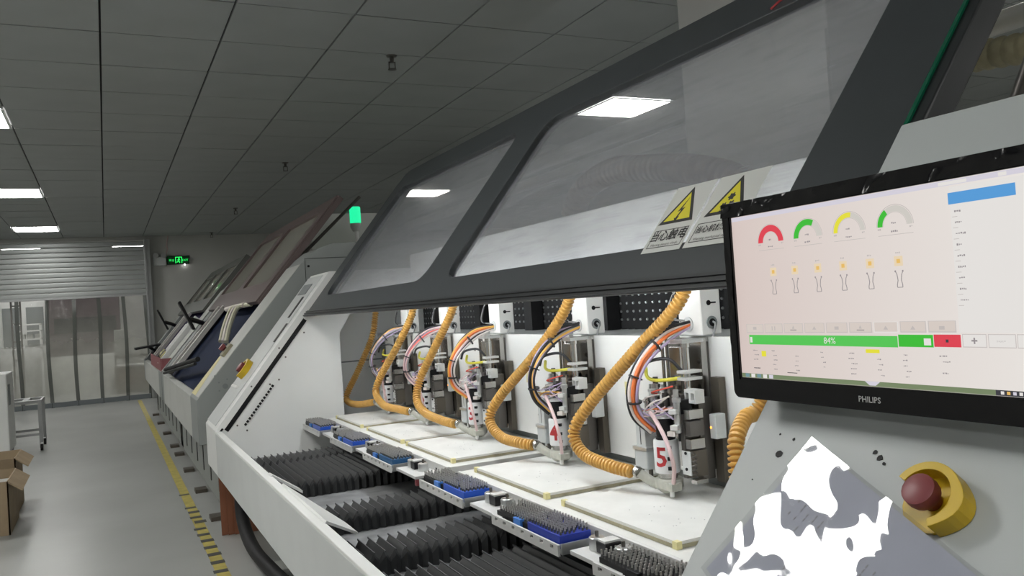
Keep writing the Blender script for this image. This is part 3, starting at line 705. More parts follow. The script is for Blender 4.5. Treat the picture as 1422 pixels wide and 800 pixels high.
# ================================================================== SPINDLE UNITS
def W(y0, v, u, w_): return Vector((1.29+v, y0+u, 0.694+w_))
def spindle_common(y0):
    t = thing('drill_spindle','x','spindle',(1.29,y0,0.694),'drill spindles of the near machine')
    P = lambda v,u,w_: W(y0,v,u,w_)
    def bx(v0,v1,u0,u1,w0,w1): return MB().box(1.29+v0,1.29+v1,y0+u0,y0+u1,0.694+w0,0.694+w1)
    holes = [[(1.39,y0+a,0.694+b) for a,b in circ(cu,cw,0.0085,10)] for cu,cw in ((0.018,0.275),(-0.022,0.272),(-0.026,0.34),(0.085,0.30),(0.03,0.20),(-0.022,0.20))]
    pl = [(1.39,y0-0.038,0.694+0.05),(1.39,y0+0.10,0.694+0.05),(1.39,y0+0.10,0.694+0.40),(1.39,y0-0.038,0.694+0.40)]
    MB().extrude(pl,(0.018,0,0),0,holes).build('mounting_plate','steel',t)
    bx(0.119,0.128,-0.034,0.095,0.055,0.39).build('back_plate','steeld',t)
    bx(0.082,0.099,0.045,0.098,0.385,0.408).build('top_bracket','alup',t,bevel=0.001)
    bx(0.03,0.099,-0.052,0.0,0.392,0.402).build('top_bracket','alu',t,bevel=0.001)
    for u in (0.068,0.088): MB().cyl(P(0.07,u,0.17),P(0.07,u,0.43 if u<0.08 else 0.39),0.0045,10).build('guide_rod','steel',t,smooth=True)
    MB().lathe(P(0.05,-0.036,0.25),(0,0,1),[(0.010,0),(0.010,0.13),(0.012,0.131),(0.012,0.142),(0.005,0.143),(0.005,0.15)],14).build('air_cylinder','chrome',t,smooth=True)
    # spindle body
    MB().lathe(P(0,0.006,0.06),(0,0,1),[(0.031,0),(0.033,0.004),(0.033,0.082),(0.031,0.086)],28).build('spindle_body','spin',t,smooth=True)
    ns = MB()
    for w_ in (0.075,0.10,0.128): ns.obox(P(-0.0135,-0.0245,w_),(0.004,0.003,0),(-0.003,0.004,0),(0,0,0.0045))
    ns.build('port','black',t)
    MB().lathe(P(0,0.006,0.146),(0,0,1),[(0.026,0),(0.026,0.006),(0.024,0.007),(0.024,0.052),(0.020,0.055)],20).build('motor_cap','black',t,smooth=True)
    MB().lathe(P(0,0.006,0.201),(0,0,1),[(0.026,0),(0.026,0.006),(0.012,0.008)],20).build('cap_ring','spin',t,smooth=True)
    MB().lathe(P(0,0.006,0.0595),(0,0,-1),[(0.028,0),(0.028,0.006),(0.025,0.007),(0.025,0.014)],24).build('collar','steel',t,smooth=True)
    ft = MB().lathe(P(0,0.004,0.045),(0,0,-1),[(0.035,0),(0.037,0.004),(0.037,0.022),(0.026,0.032),(0.020,0.036)],20)
    ft.obox(P(-0.015,-0.03,0.030),(0.016,0,0),(0,0.018,0),(0,0,0.009))
    pf = ft.build('pressure_foot','foot',t,smooth=True)
    MB().lathe(P(-0.022,-0.036,0.040),(0,0,-1),[(0.008,0),(0.008,0.018),(0.006,0.020),(0.006,0.034)],10).build('nozzle','alup',pf,smooth=True)
    MB().tube([P(-0.06,0.05,0.060),P(-0.045,0.04,0.045),P(-0.022,0.022,0.026)],[0.012,0.013,0.012],12).build('vacuum_elbow','foot',pf,smooth=True)
    MB().lathe(P(-0.060,0.05,0.058),Vector((0.0,0.3,0.12)),[(0.015,0),(0.016,0.004),(0.016,0.012),(0.014,0.014)],14).build('hose_clamp','steel',pf,smooth=True)
    # linear drive at the left
    bx(-0.01,0.035,0.084,0.126,0.112,0.205).build('drive_housing','greyl',t,bevel=0.002)
    MB().box(1.2795,1.2799,y0+0.103,y0+0.106,0.694+0.12,0.694+0.18).build('drive_slot','black',t)
    bx(-0.015,0.04,0.074,0.132,0.055,0.108).build('stepper_motor','grey',t,bevel=0.004)
    bx(-0.018,0.043,0.071,0.135,0.106,0.115).build('motor_flange','alu',t,bevel=0.001)
    for u in (0.082,0.122): MB().cyl(P(0.0,u,0.03),P(0.0,u,0.055),0.006,8).build('motor_pin','steeld',t)
    # valves and fittings in the middle
    for (v,u,w0,h,r,mm) in ((-0.012,-0.066,0.17,0.11,0.0085,'alu'),(0.012,0.060,0.215,0.07,0.008,'alu'),(0.03,0.035,0.215,0.06,0.010,'steeld'),(0.03,0.0,0.21,0.09,0.011,'steeld'),(0.0,-0.045,0.215,0.06,0.006,'alu'),(0.035,0.082,0.20,0.10,0.009,'steeld'),(0.03,0.098,0.21,0.07,0.007,'alu'),(0.02,0.105,0.195,0.05,0.008,'steel')):
        MB().lathe(P(v,u,w0),(0,0,1),[(r*.7,0),(r,0.003),(r,h*0.7),(r*1.35,h*0.71),(r*1.35,h*0.8),(r*.8,h*0.82),(r*.8,h)],12).build('valve',mm,t,smooth=True)
    for (v,u,w_,mm) in ((-0.02,-0.066,0.185,'alup'),(-0.02,-0.064,0.225,'alup'),(-0.005,0.02,0.232,'steel'),(0.0,0.045,0.225,'alup'),(-0.02,-0.052,0.168,'cwhite'),(0.01,-0.02,0.225,'alu'),(0.02,0.07,0.255,'greyl')):
        MB().obox(P(v,u,w_),(0.009,0.004,0),(-0.004,0.010,0),(0,0,0.006)).build('fitting',mm,t,bevel=0.001)
    q = [(1.32,y0+a,0.694+b) for a,b in ((-0.088,0.240),(-0.045,0.240),(-0.045,0.275),(-0.088,0.275))]
    MB().extrude(q,(0.03,0,0),0,[[(1.32,y0+a,0.694+b) for a,b in ((c-0.006,0.249),(c+0.006,0.249),(c+0.006,0.266),(c-0.006,0.266))] for c in (-0.077,-0.056)]).build('clamp_bracket','alup',t,bevel=0.001)
    for w_ in (0.30,0.318): bx(0.03,0.085,-0.055,-0.02,w_-0.004,w_+0.004).build('spacer','alup',t,bevel=0.001)
    bx(0.105,0.127,-0.092,-0.060,0.03,0.30).build('slide_rail','rail',t,bevel=0.001)
    bx(0.06,0.10,-0.062,-0.042,0.04,0.25).build('slide_carriage','steeld',t,bevel=0.001)
    bx(0.0,0.045,-0.074,-0.058,0.055,0.215).build('side_bar','steeld',t,bevel=0.001)
    for w0,w1,mm in ((0.13,0.155,'steel'),(0.162,0.20,'steeld'),(0.205,0.228,'steel')): bx(0.0,0.045,-0.097,-0.076,w0,w1).build('side_block',mm,t,bevel=0.0012)
    bx(0.0,0.05,-0.096,-0.076,0.06,0.126).build('side_block','rail',t,bevel=0.0012)
    bx(0.055,0.08,-0.005,0.040,0.20,0.38).build('centre_bar','steel',t,bevel=0.001)
    bx(0.04,0.075,0.02,0.062,0.21,0.262).build('valve_block','black',t,bevel=0.001)
    bx(0.02,0.06,-0.045,-0.01,0.215,0.262).build('valve_block','steeld',t,bevel=0.001)
    for u in (-0.03,0.0,0.03,0.055): MB().lathe(P(0.018,u,0.262),(0,0,1),[(0.005,0),(0.005,0.012),(0.0035,0.013),(0.0035,0.022)],8).build('push_fitting','alup' if u>0 else 'steel',t,smooth=True)
    for w_ in (0.10,0.14,0.18): MB().cyl(P(0.054,0.018,w_+0.12),P(0.048,0.018,w_+0.12),0.006,8).build('bolt','steeld',t)
    bx(-0.004,-0.001,-0.096,-0.062,0.065,0.125).build('cover_plate','greyl',t,bevel=0.001)
    for w_ in (0.08,0.12): MB().cyl(P(-0.0045,-0.080,w_),P(-0.007,-0.080,w_),0.004,8).build('bolt','black',t)
    bx(0.002,0.04,-0.062,-0.045,0.145,0.25).build('sensor_bar','black',t,bevel=0.001)
    lb = bx(0.065,0.098,-0.118,-0.094,0.150,0.212).build('proximity_sensor','greyl',t,bevel=0.002)
    MB().cyl(P(0.0645,-0.100,0.178),P(0.063,-0.100,0.178),0.003,8).build('indicator','amberled',lb)
    sp_ = MB()
    for k in range(15): 
        a = k/14; sp_.v  # spring
    hel = [P(-0.002+0.006*math.cos(k*0.9),-0.108+0.006*math.sin(k*0.9),0.065+k*0.0016) for k in range(40)]
    MB().tube(hel,0.0013,5).build('spring','steeld',t,smooth=True)
    bx(-0.006,0.03,-0.118,-0.096,0.048,0.058).build('foot_arm','steel',t,bevel=0.001)
    # white carriage cover above
    cv = bx(0.10,0.165,-0.049,0.047,0.408,0.58).build('carriage_cover','panelw',t,bevel=0.003)
    MB().lathe(P(0.132,-0.0492,0.440),(0,-1,0),[(0.017,0),(0.017,0.003),(0.011,0.0035)],16).build('grommet','greyd',cv,smooth=True)
    MB().lathe(P(0.0995,0.005,0.437),(-1,0,0),[(0.020,0),(0.020,0.003),(0.014,0.0035)],16).build('grommet','greyl',cv,smooth=True)
    MB().lathe(P(0.132,-0.0527,0.440),(0,-1,0),[(0.0105,0),(0.0105,0.0008)],14).build('grommet_hole','black',cv)
    MB().tube(spline([P(0.134,-0.052,0.442),P(0.134,-0.062,0.436),P(0.133,-0.058,0.420),P(0.130,-0.054,0.404)],5),0.0032,6).build('lead','cgrey',cv,smooth=True)
    kh = MB().lathe(P(0.126,-0.0492,0.492),(0,-1,0),[(0.007,0),(0.007,0.001)],12).box(1.29+0.126,1.29+0.15,y0-0.0502,y0-0.0492,0.694+0.490,0.694+0.494)
    kh.build('keyhole','black',cv)
    # tubes common to all
    MB().tube(spline([P(0.01,0.087,0.325),P(-0.005,0.06,0.303),P(0.0,0.02,0.297),P(0.04,-0.022,0.301)],6),0.0050,8).build('air_tube','yel',t,smooth=True,label='yellow air tube')
    MB().tube(spline([P(-0.03,0.055,0.315),P(-0.02,0.040,0.345),P(0.02,0.0,0.352),P(0.045,-0.022,0.32)],6),0.0045,8).build('air_tube','cblack',t,smooth=True,label='black looped air tube')
    MB().tube(spline([P(-0.03,0.033,0.221),P(-0.045,-0.015,0.205),P(-0.055,-0.065,0.165),P(-0.058,-0.09,0.125),P(-0.05,-0.088,0.09),P(-0.03,-0.055,0.045)],6),0.0055,8).build('air_tube','pink',t,smooth=True,label='pale pink air tube')
    for (a,b,c_) in (((0.0,0.04,0.245),(-0.03,0.0,0.24),(-0.02,-0.06,0.205)),((-0.01,0.035,0.23),(-0.035,-0.02,0.222),(-0.02,-0.06,0.235)),((0.0,0.03,0.262),(-0.03,0.01,0.270),(0.0,-0.04,0.285))):
        MB().tube(spline([P(*a),P(*b),P(*c_)],6),0.0022,6).build('thin_wire',random.Random(str(a)).choice(['pink','clil','cwhite','cred']),t,smooth=True)
    return t
first = spindle_common(YC[4])
units = {5:first}
for k in (1,2,3,4,6): units[k] = copy_tree(first,(0,YC[k-1]-YC[4],0))
SLAB = {1:'farthest drill spindle with dusky wire bundle beside the end wall',2:'second farthest drill spindle with lilac and red wire bundle',
        3:'middle drill spindle marked 3 with orange and black wire bundle',4:'drill spindle marked 4 with purple and black wires',
        5:'nearest visible drill spindle marked with red 5 and red orange cables',6:'drill spindle hidden behind the monitor and slanted cabinet'}
BND = {1:['cblack','camber','pink','clil','pink','cgrey','clil'],2:['cblack','clil','pink','clil','cred','cgrey','pink'],3:['cblack','camber','orange','camber','pink','cblack','cwhite'],
       4:['cblack','clil','cblack','cgrey','camber','clil','cblack'],5:['cblack','cgrey','cwhite','orange','orange','cgrey','clil'],6:['cblack','cgrey','orange','clil','orange','cwhite','cgrey']}
for k,t in units.items():
    y0 = YC[k-1]; t['label'] = SLAB[k]
    # number wrapped on the spindle body
    a0 = math.radians(207)
    def wrap(x,y,y0=y0): 
        a = a0 + x/0.033   # text x grows to the right, i.e. towards -Y
        return Vector((1.29+0.0334*math.cos(a), y0+0.006+0.0334*math.sin(a), 0.694+0.101+y))
    tx = MB().text(str(k),(0,0,0),(1,0,0),(0,1,0),0.070,depth=0,bold=0.02).subdiv(3)
    tx.v = [wrap(p.x,p.y) for p in tx.v]
    tx.build('number','red',t)
    base = [(0.098,-0.002,0.437),(0.03,0.014,0.412),(-0.035,0.030,0.355),(-0.068,0.040,0.285),(-0.055,0.050,0.215),(-0.015,0.035,0.165)]
    if k in (1,2,3): base = [(v,u+(0.03 if 0<i<5 else 0),w_) for i,(v,u,w_) in enumerate(base)]
    OUT = [(0,0.4),(0.3,0.9),(0.7,0.7),(1,0.1),(0.9,-0.4),(0.6,-0.5)]
    for j,c in enumerate(BND[k]):
        R_ = random.Random(k*10+j); d = 0.0165-0.0056*j+R_.uniform(-.001,.001); dv = R_.uniform(-0.006,0.006)
        pts = [W(y0,v+dv*(0.3 if i==0 else 1)+R_.uniform(-.0015,.0015),u+d*o[0]+R_.uniform(-.002,.002),w_+d*o[1]+R_.uniform(-.002,.002)) for i,((v,u,w_),o) in enumerate(zip(base,OUT))]
        MB().tube(spline(pts,7),0.0050 if j<5 else 0.0038,8).build('cable',c,t,smooth=True)
    for j in range(7):
        R_ = random.Random(k*31+j); c = R_.choice(BND[k][1:]+['pink','clil','cwhite'])
        p0_ = W(y0,-0.045,0.055,0.235-0.006*j); p2_ = W(y0,R_.uniform(-0.02,0.01),R_.uniform(-0.05,0.01),R_.uniform(0.20,0.265))
        MB().tube(spline([p0_,(p0_+p2_)/2+Vector((-0.012,0,R_.uniform(-0.02,0.012))),p2_],5),0.0021,5).build('thin_wire',c,t,smooth=True)
    for (v,u,w_,d) in ((0.0,0.022,0.388,(-0.065,0.016,-0.045)),(-0.06,0.037+(0.03 if k<4 else 0),0.31,(-0.03,0.01,-0.07)),(-0.062,0.045+(0.03 if k<4 else 0),0.245,(0.01,0.01,-0.07))):
        dv = Vector(d).normalized(); c_ = W(y0,v,u,w_)
        MB().tube([c_-dv*0.002,c_+dv*0.002],0.0195,12).build('cable_tie','cblack',t,smooth=True)
    for j in range(2):
        MB().tube(spline([W(y0,0.096,0.03-0.015*j,0.447),W(y0,0.07,0.045+0.01*j,0.46),W(y0,0.075,0.03,0.52),W(y0,0.09,-0.01-0.03*j,0.60)],6),0.0028,6).build('lead','cblack' if j==0 else 'cgrey',t,smooth=True)
# ---- amber suction hoses
HP = {5:[(1.33,1.65,1.33),(1.32,1.691,1.201),(1.27,1.844,1.063),(1.22,2.002,0.921),(1.19,2.055,0.837),(1.19,2.011,0.781),(1.2,1.898,0.763),(1.222,1.815,0.754)],
 4:[(1.33,2.22,1.33),(1.32,2.271,1.198),(1.27,2.404,1.049),(1.22,2.599,0.898),(1.19,2.637,0.817),(1.19,2.557,0.766),(1.2,2.43,0.758),(1.222,2.383,0.754)],
 3:[(1.33,3.20,1.33),(1.32,3.236,1.208),(1.27,3.328,1.057),(1.22,3.407,0.918),(1.19,3.387,0.829),(1.19,3.297,0.781),(1.2,3.141,0.763),(1.222,3.043,0.754)],
 2:[(1.33,3.72,1.33),(1.32,3.75,1.198),(1.27,3.847,1.048),(1.22,3.974,0.906),(1.19,3.992,0.819),(1.19,3.87,0.765),(1.2,3.70,0.760),(1.222,3.598,0.754)],
 1:[(1.37,4.484,1.262),(1.36,4.483,1.192),(1.33,4.479,1.073),(1.25,4.513,0.897),(1.19,4.555,0.767),(1.19,4.515,0.727),(1.2,4.332,0.730),(1.222,4.148,0.754)],
 6:[(1.33,1.22,1.33),(1.33,1.30,1.15),(1.30,1.404,0.959),(1.25,1.404,0.933),(1.2,1.377,0.903),(1.18,1.362,0.867),(1.17,1.34,0.80),(1.2,1.28,0.765),(1.222,1.238,0.754)]}
HL = {5:'longest amber ribbed hose, nearest one that crosses in front of a spindle panel',4:'amber ribbed hose bending beside the gap between the two work tables',3:'amber ribbed hose feeding the spindle with the orange and black wires',
      2:'amber ribbed hose of the second farthest spindle',1:'slim amber ribbed hose hanging by the grey end wall',6:'amber ribbed hose half hidden below the monitor corner'}
for k,p in HP.items():
    tag(MB().corrugated(p,0.0145,0.0122,0.0038,14).build('suction_hose','hose',smooth=True),HL[k],'hose','amber suction hoses')
# ================================================================== MONITOR
mo = thing('monitor','black wide monitor showing a machine control screen, facing the aisle','monitor',(0.76,0.633,1.076))
MX = 0.74
MY0,MY1,MZ0,MZ1 = 0.418,0.849,1.076,1.331
SY0,SY1,SZ0,SZ1 = 0.432,0.8345,1.103,1.3115
bz = [(MX,y,z) for y,z in rrect(MY0,MY1,MZ0,MZ1,0.010)]
MB().extrude(bz,(0.012,0,0),0,[[(MX,SY0,SZ0),(MX,SY1,SZ0),(MX,SY1,SZ1),(MX,SY0,SZ1)]]).build('bezel','wrap',mo,bevel=0.0015)
MB().extrude([(MX+0.0122,y,z) for y,z in rrect(MY0+.004,MY1-.004,MZ0+.004,MZ1-.004,0.012)],(0.024,0,0)).build('back_shell','black',mo,bevel=0.006)
MB().obox((0.815,0.633,1.22),(0.038,0,0),(0,0.05,0),(0,0,0.05)).build('mount','steeld',mo)
TX = MB().text('PHILIPS',(MX-0.0004,0.633,1.0885),(0,-1,0),(0,0,1),0.0092,depth=0.0003,bold=0.015)
TX.build('logo','logo',mo)
# screen
for n_,c_ in (('bg',(0.74,0.655,0.60)),('white',(0.86,0.83,0.80)),('grey',(0.58,0.53,0.51)),('text',(0.33,0.30,0.31)),('red',(0.80,0.06,0.09)),('green',(0.05,0.55,0.04)),('green2',(0.10,0.62,0.10)),('yellow',(0.86,0.80,0.05)),('orange',(0.88,0.55,0.15)),
              ('blue',(0.10,0.36,0.75)),('dark',(0.05,0.05,0.06)),('task',(0.20,0.26,0.14)),('taskblue',(0.18,0.32,0.36)),('paleg',(0.68,0.65,0.60)),('peach',(0.88,0.72,0.50)),('btn',(0.63,0.58,0.56)),('lav',(0.72,0.69,0.78))): sc(n_,c_)
m, N, L, b = nmat('screen_base'); b.inputs['Base Color'].default_value = (0.02,0.02,0.02,1)
tc = N.new('ShaderNodeTexCoord'); sp = N.new('ShaderNodeSeparateXYZ'); L.new(tc.outputs['Generated'], sp.inputs[0])
rp = N.new('ShaderNodeValToRGB'); L.new(sp.outputs['Y'], rp.inputs['Fac']); b.inputs['Emission Strength'].default_value = SCR
rp.color_ramp.elements[0].color = (0.88,0.84,0.80,1); rp.color_ramp.elements[1].color = (0.72,0.60,0.56,1)
L.new(rp.outputs['Color'], b.inputs['Emission Color']); M['screen_base'] = m
scr = MB().box(MX+0.003,MX+0.008,SY0,SY1,SZ0,SZ1).build('screen','screen_base',mo)
XS = MX+0.003
class Lay:
    def __init__(s): s.b = MB(); s.names = []
    def mi(s, c):
        c = 'screen_'+c if not c.startswith('screen_') else c
        if c not in M: raise KeyError(c)
        if c not in s.names: s.names.append(c)
        return s.names.index(c)
    def rect(s, y0, y1, z0, z1, c, d=0.0003):
        s.b.add([(XS-d,y0,z0),(XS-d,y0,z1),(XS-d,y1,z1),(XS-d,y1,z0)],[(0,1,2,3)],s.mi(c)); return s
    def poly(s, pts, c, d=0.0003): s.b.add([(XS-d,y,z) for y,z in pts],[tuple(range(len(pts)))],s.mi(c)); return s
    def arc(s, cy, cz, r0, r1, a0, a1, c, d=0.0003, n=24):
        for k in range(n):
            p = [math.radians(a0+(a1-a0)*j/n) for j in (k,k+1)]
            s.poly([(cy+r*math.cos(a),cz+r*math.sin(a)) for r,a in ((r0,p[0]),(r1,p[0]),(r1,p[1]),(r0,p[1]))],c,d)
        return s
    def text(s, t, y, z, h, c, d=0.0005): s.b.text(t,(XS-d,y,z),(0,-1,0),(0,0,1),h,s.mi(c),depth=0); return s
    def build(s, name, kind=None): return s.b.build(name, s.names, scr, kind=kind)
def dashes(L_, y, z, n, c='text', seed=0, h=0.0011, w_=0.0016):
    R_ = random.Random(seed); yy = y
    for k in range(n):
        ww = R_.uniform(0.5,1.2)*w_; L_.rect(yy-ww,yy,z-h*R_.uniform(.3,1),z+h*R_.uniform(.3,1),c,0.0004); yy -= ww+0.0006
for (cy,f,c,rr_) in ((0.7662,1.0,'red',0.62),(0.7065,0.66,'green',0.66),(0.6465,0.56,'yellow',0.74),(0.5875,0.32,'green',0.70)):
    g = Lay(); R0 = 0.0213; cz = 1.2738
    g.arc(cy,cz,R0*rr_,R0,180,0,'paleg' if c!='red' else 'bg',0.0003)
    g.arc(cy,cz,R0*1.03,R0*1.06,180,0,'grey',0.0004); g.arc(cy,cz,R0*rr_*0.95,R0*rr_*0.98,180,0,'grey',0.0004)
    g.arc(cy,cz,R0*rr_,R0,0,180*f,c,0.0005)
    g.rect(cy-R0*1.0,cy+R0*1.0,cz-0.0095,cz-0.0090,'grey'); dashes(g,cy+0.004,cz+0.003,3,seed=int(cy*999)); dashes(g,cy+0.005,cz-0.0055,4,seed=int(cy*777)); dashes(g,cy+R0,cz-0.0025,2,'grey',5); dashes(g,cy-R0+0.004,cz-0.0025,2,'grey',6)
    g.build('gauge')
for cy in (0.7655,0.7302,0.6946,0.6581,0.6220,0.5864):
    g = Lay(); g.rect(cy-0.0052,cy+0.0052,1.2315,1.2418,'peach'); g.rect(cy-0.0022,cy+0.0022,1.2345,1.2388,'orange',0.0005); dashes(g,cy+0.003,1.2452,3,'grey',int(cy*99))
    for s in (1,-1):
        p = [(cy+s*0.0045,1.2260),(cy+s*0.0028,1.2225),(cy+s*0.0020,1.2165),(cy+s*0.0032,1.2120),(cy+s*0.0032,1.2092)]
        for (a,b_),(c_,d_) in zip(p,p[1:]): g.poly([(a-0.0005,b_),(a+0.0005,b_),(c_+0.0005,d_),(c_-0.0005,d_)],'text',0.0004)
        g.rect(cy+s*0.0045-0.0009,cy+s*0.0045+0.0009,1.2253,1.2270,'text',0.0005)
    g.rect(cy-0.0032,cy+0.0032,1.2088,1.2095,'text'); g.build('tool_icon')
g = Lay(); g.rect(0.5945,0.8160,1.1462,1.1582,'green2'); g.rect(0.5530,0.5935,1.1470,1.1597,'green'); g.text('84%',0.685,1.1520,0.0105,'white'); 
g.rect(0.8105,0.8145,1.1485,1.1555,'white',0.0005); g.rect(0.5555,0.5635,1.1490,1.1560,'white',0.0005); g.build('progress_bar')
g = Lay(); g.rect(0.5232,0.5523,1.1476,1.1600,'red'); g.rect(0.5362,0.5392,1.1522,1.1552,'dark',0.0005); g.build('stop_button')
for k in range(9):
    y1 = 0.820-k*0.0328; g = Lay(); g.rect(y1-0.0305,y1,1.1605+k*0.0002,1.1722+k*0.0002,'btn' if k not in (6,) else 'white'); g.rect(y1-0.0295,y1-0.001,1.1616+k*0.0002,1.1717+k*0.0002,'bg' ,0.0004)
    cy = y1-0.0152
    if k in (0,4,8): g.rect(cy-0.003,cy+0.003,1.1650,1.1685,'grey',0.0005)
    elif k in (2,5): g.rect(cy-0.005,cy+0.005,1.1640,1.1650,'text',0.0005); g.poly([(cy-0.002,1.166),(cy,1.170),(cy+0.002,1.166)],'grey',0.0005)
    elif k in (1,): g.rect(cy+0.0015,cy+0.003,1.164,1.169,'grey',0.0005); g.rect(cy-0.003,cy-0.0015,1.164,1.169,'grey',0.0005)
    else: g.poly([(cy-0.003,1.165),(cy,1.169),(cy+0.003,1.165)],'grey',0.0005)
    g.build('tool_button')
for k,(y1,y0) in enumerate(((0.5215,0.4970),(0.4955,0.4690),(0.4680,0.4330))):
    g = Lay(); g.rect(y0,y1,1.1477,1.1607,'btn'); g.rect(y0+0.0007,y1-0.0007,1.1485,1.1600,'white',0.0004); cy = (y0+y1)/2
    if k == 0: g.rect(cy-0.003,cy+0.003,1.1535,1.1550,'text',0.0005); g.rect(cy-0.0008,cy+0.0008,1.1512,1.1572,'text',0.0005)
    else: dashes(g,cy+0.005,1.154,5,seed=k)
    g.build('menu_button')
g = Lay(); g.rect(0.4325,0.5240,1.1620,1.3040,'white'); g.rect(0.4588,0.5255,1.2872,1.2985,'blue',0.0005); dashes(g,0.519,1.2915,4,'white',3)
for k in range(9): dashes(g,0.520,1.2800-k*0.0108,3+k%3,seed=20+k); g.rect(0.517,0.5225,1.2745-k*0.0108,1.2750-k*0.0108,'grey',0.0004)
for k in range(6): dashes(g,0.446,1.292-k*0.011,4,seed=50+k)
g.build('side_panel')
g = Lay(); g.rect(SY0+0.001,SY1-0.001,1.3060,1.3110,'lav'); g.rect(0.505,0.535,1.3066,1.3100,'white',0.0005); g.rect(0.466,0.474,1.3066,1.3100,'white',0.0005); g.build('title_bar')
g = Lay(); R_ = random.Random(9)
for col_y,n_ in ((0.812,4),(0.778,3),(0.742,3),(0.700,2),(0.660,4),(0.622,3),(0.590,3),(0.548,4)):
    for k in range(5):
        if R_.random()<0.85: dashes(g,col_y-R_.uniform(0,.004),1.1385-k*0.0057,n_,seed=int(col_y*1000)+k,h=0.0008)
g.rect(0.788,0.796,1.131,1.138,'yellow'); g.rect(0.618,0.636,1.1395,1.1435,'yellow'); g.rect(0.738,0.754,1.1120,1.1128,'dark'); g.rect(0.800,0.811,1.1155,1.1165,'dark')
g.build('data_fields',kind='stuff')
g = Lay(); g.rect(SY0+0.0005,SY1-0.0005,1.1032,1.1085,'task')
for k,c in enumerate(('taskblue','white','taskblue','white','lav')): g.rect(0.8275-k*0.0105-0.007,0.8275-k*0.0105,1.1037,1.1082,c,0.0005)
g.poly([(0.640,1.1085),(0.620,1.1085),(0.626,1.1040),(0.634,1.1040)],'lav',0.0005); g.rect(0.433,0.492,1.1032,1.1085,'dark',0.0005)
for k in range(9): g.rect(0.487-k*0.0058-0.0032,0.487-k*0.0058,1.1045,1.1075,('white','orange','lav','white')[k%4],0.0007)
g.build('taskbar')
# cling film left on the bezel
def wrapf(a,b):
    y = 0.438+a*0.410; z = 1.3125+b*0.0180
    return (MX-0.0015-0.0038*max(0,mnoise.noise(Vector((y*45,z*60+y*30,0.3)))), y, z)
MB().grid(wrapf,110,7).build('cling_film','wrap',mo,smooth=True)
def wrapg(a,b):
    z = 1.10+a*0.225; y = 0.8355+b*0.0115
    return (MX-0.0012-0.0020*max(0,mnoise.noise(Vector((y*140,z*60,2.3)))), y, z)
MB().grid(wrapg,60,5).build('cling_film','wrap',mo,smooth=True)
# ================================================================== MACHINES FARTHER ALONG THE ROW
TB = math.radians(50.0); CB, SB = math.cos(TB), math.sin(TB); UB = Vector((CB,0,SB)); NB = Vector((-SB,0,CB))
def PB(y, s, off=0.0): return Vector((0.46+CB*s-SB*off, y, 0.765+SB*s+CB*off))
def far_machine(name, label, y0, y1, lidmat, panemat, end=0.42, npane=2, navy='navy', lid=(0.73,1.66), body='greyB', slit=None):
    T = thing(name,label,'machine',(1.4,(y0+y1)/2,0))
    pr = [(0.60,0.06),(0.60,0.50),(0.46,0.50),(0.46,0.765),(1.12,1.552),(1.17,1.60),(1.23,1.645),(1.32,1.675),(1.45,1.68),(2.3,1.68),(2.3,0.06)]
    nc = MB().prismy(pr,y0,y0+end).build('near_cabinet',body,T,bevel=0.004)
    fs = MB().extrude([PB(y0+0.004,0.02,0.001),PB(y0+end-0.003,0.02,0.001),PB(y0+end-0.003,1.02,0.001),PB(y0+0.004,1.02,0.001)],NB*0.003).build('front_strip','skirtB',T)
    MB().prismy(pr,y1-0.25,y1).build('far_cabinet',body,T,bevel=0.004)
    MB().prismy([(0.46,0.50),(0.46,0.765),(0.50,0.775),(0.52,0.765),(0.52,0.50)],y0+end,y1-0.25).build('front_skirt','skirtB',T)
    B(1.62,2.28,y0+end,y1-0.25,0.9,1.66).build('rear_hood','skirtB',T)
    ba = B(0.60,2.2,y0+end,y1-0.02,0.06,0.60).build('base',body,T)
    for k in range(7):
        yy = y0+0.35+k*(y1-y0-0.6)/6
        MB().box(0.596,0.600,yy,yy+0.05,0.14,0.42).build('slot','black',ba)
    for k in range(4):
        yy = y0+0.25+k*(y1-y0-0.5)/3
        MB().box(0.52,0.60,yy-0.06,yy+0.06,0.0,0.025).build('foot','rail',T)
    MB().extrude([PB(y0+end+0.003,-0.01,-0.05),PB(y1-0.26,-0.01,-0.05),PB(y1-0.26,lid[0]+0.08,-0.05),PB(y0+end+0.003,lid[0]+0.08,-0.05)],-NB*0.02).build('sloped_cover',navy,T)
    # lid
    ya,yb = y0+end+0.05,y1-0.10
    out = [(ya,lid[0]),(yb,lid[0]),(yb,lid[1]-0.12),(yb-0.06,lid[1]),(ya,lid[1])]
    wd = (yb-ya)/npane; hs_ = [rrect(ya+0.16+k*wd,ya+wd-0.06+k*wd,lid[0]+0.18,lid[1]-0.12,0.05,3) for k in range(npane)]
    l = MB().extrude([PB(y,s,0.03) for y,s in out],-NB*0.03,0,[[PB(y,s,0.03) for y,s in h] for h in hs_]).build('lid',lidmat,T)
    for k in range(npane):
        MB().extrude([PB(ya+0.15+k*wd,lid[0]+0.17,0.012),PB(ya+wd-0.05+k*wd,lid[0]+0.17,0.012),PB(ya+wd-0.05+k*wd,lid[1]-0.11,0.012),PB(ya+0.15+k*wd,lid[1]-0.11,0.012)],-NB*0.004).build('window',panemat,l)
    MB().obox(PB(ya-0.012,(lid[0]+lid[1])/2,0.0),UB*(lid[1]-lid[0])/2,YV*0.008,NB*0.018).build('lid_edge',lidmat,l)
    return T, nc
T2, nc2 = far_machine('drilling_machine','second machine in the row with brown framed lid and navy cover',5.20,8.60,'brown','paneB',body='greyB',navy='navy')
dr = MB()
for a in ((1.143,1.60,1.583,1.586),(1.143,1.146,1.32,1.586)): dr.box(a[0],a[1],5.1975,5.1995,a[2],a[3])
dr.build('door_seam','black',nc2)
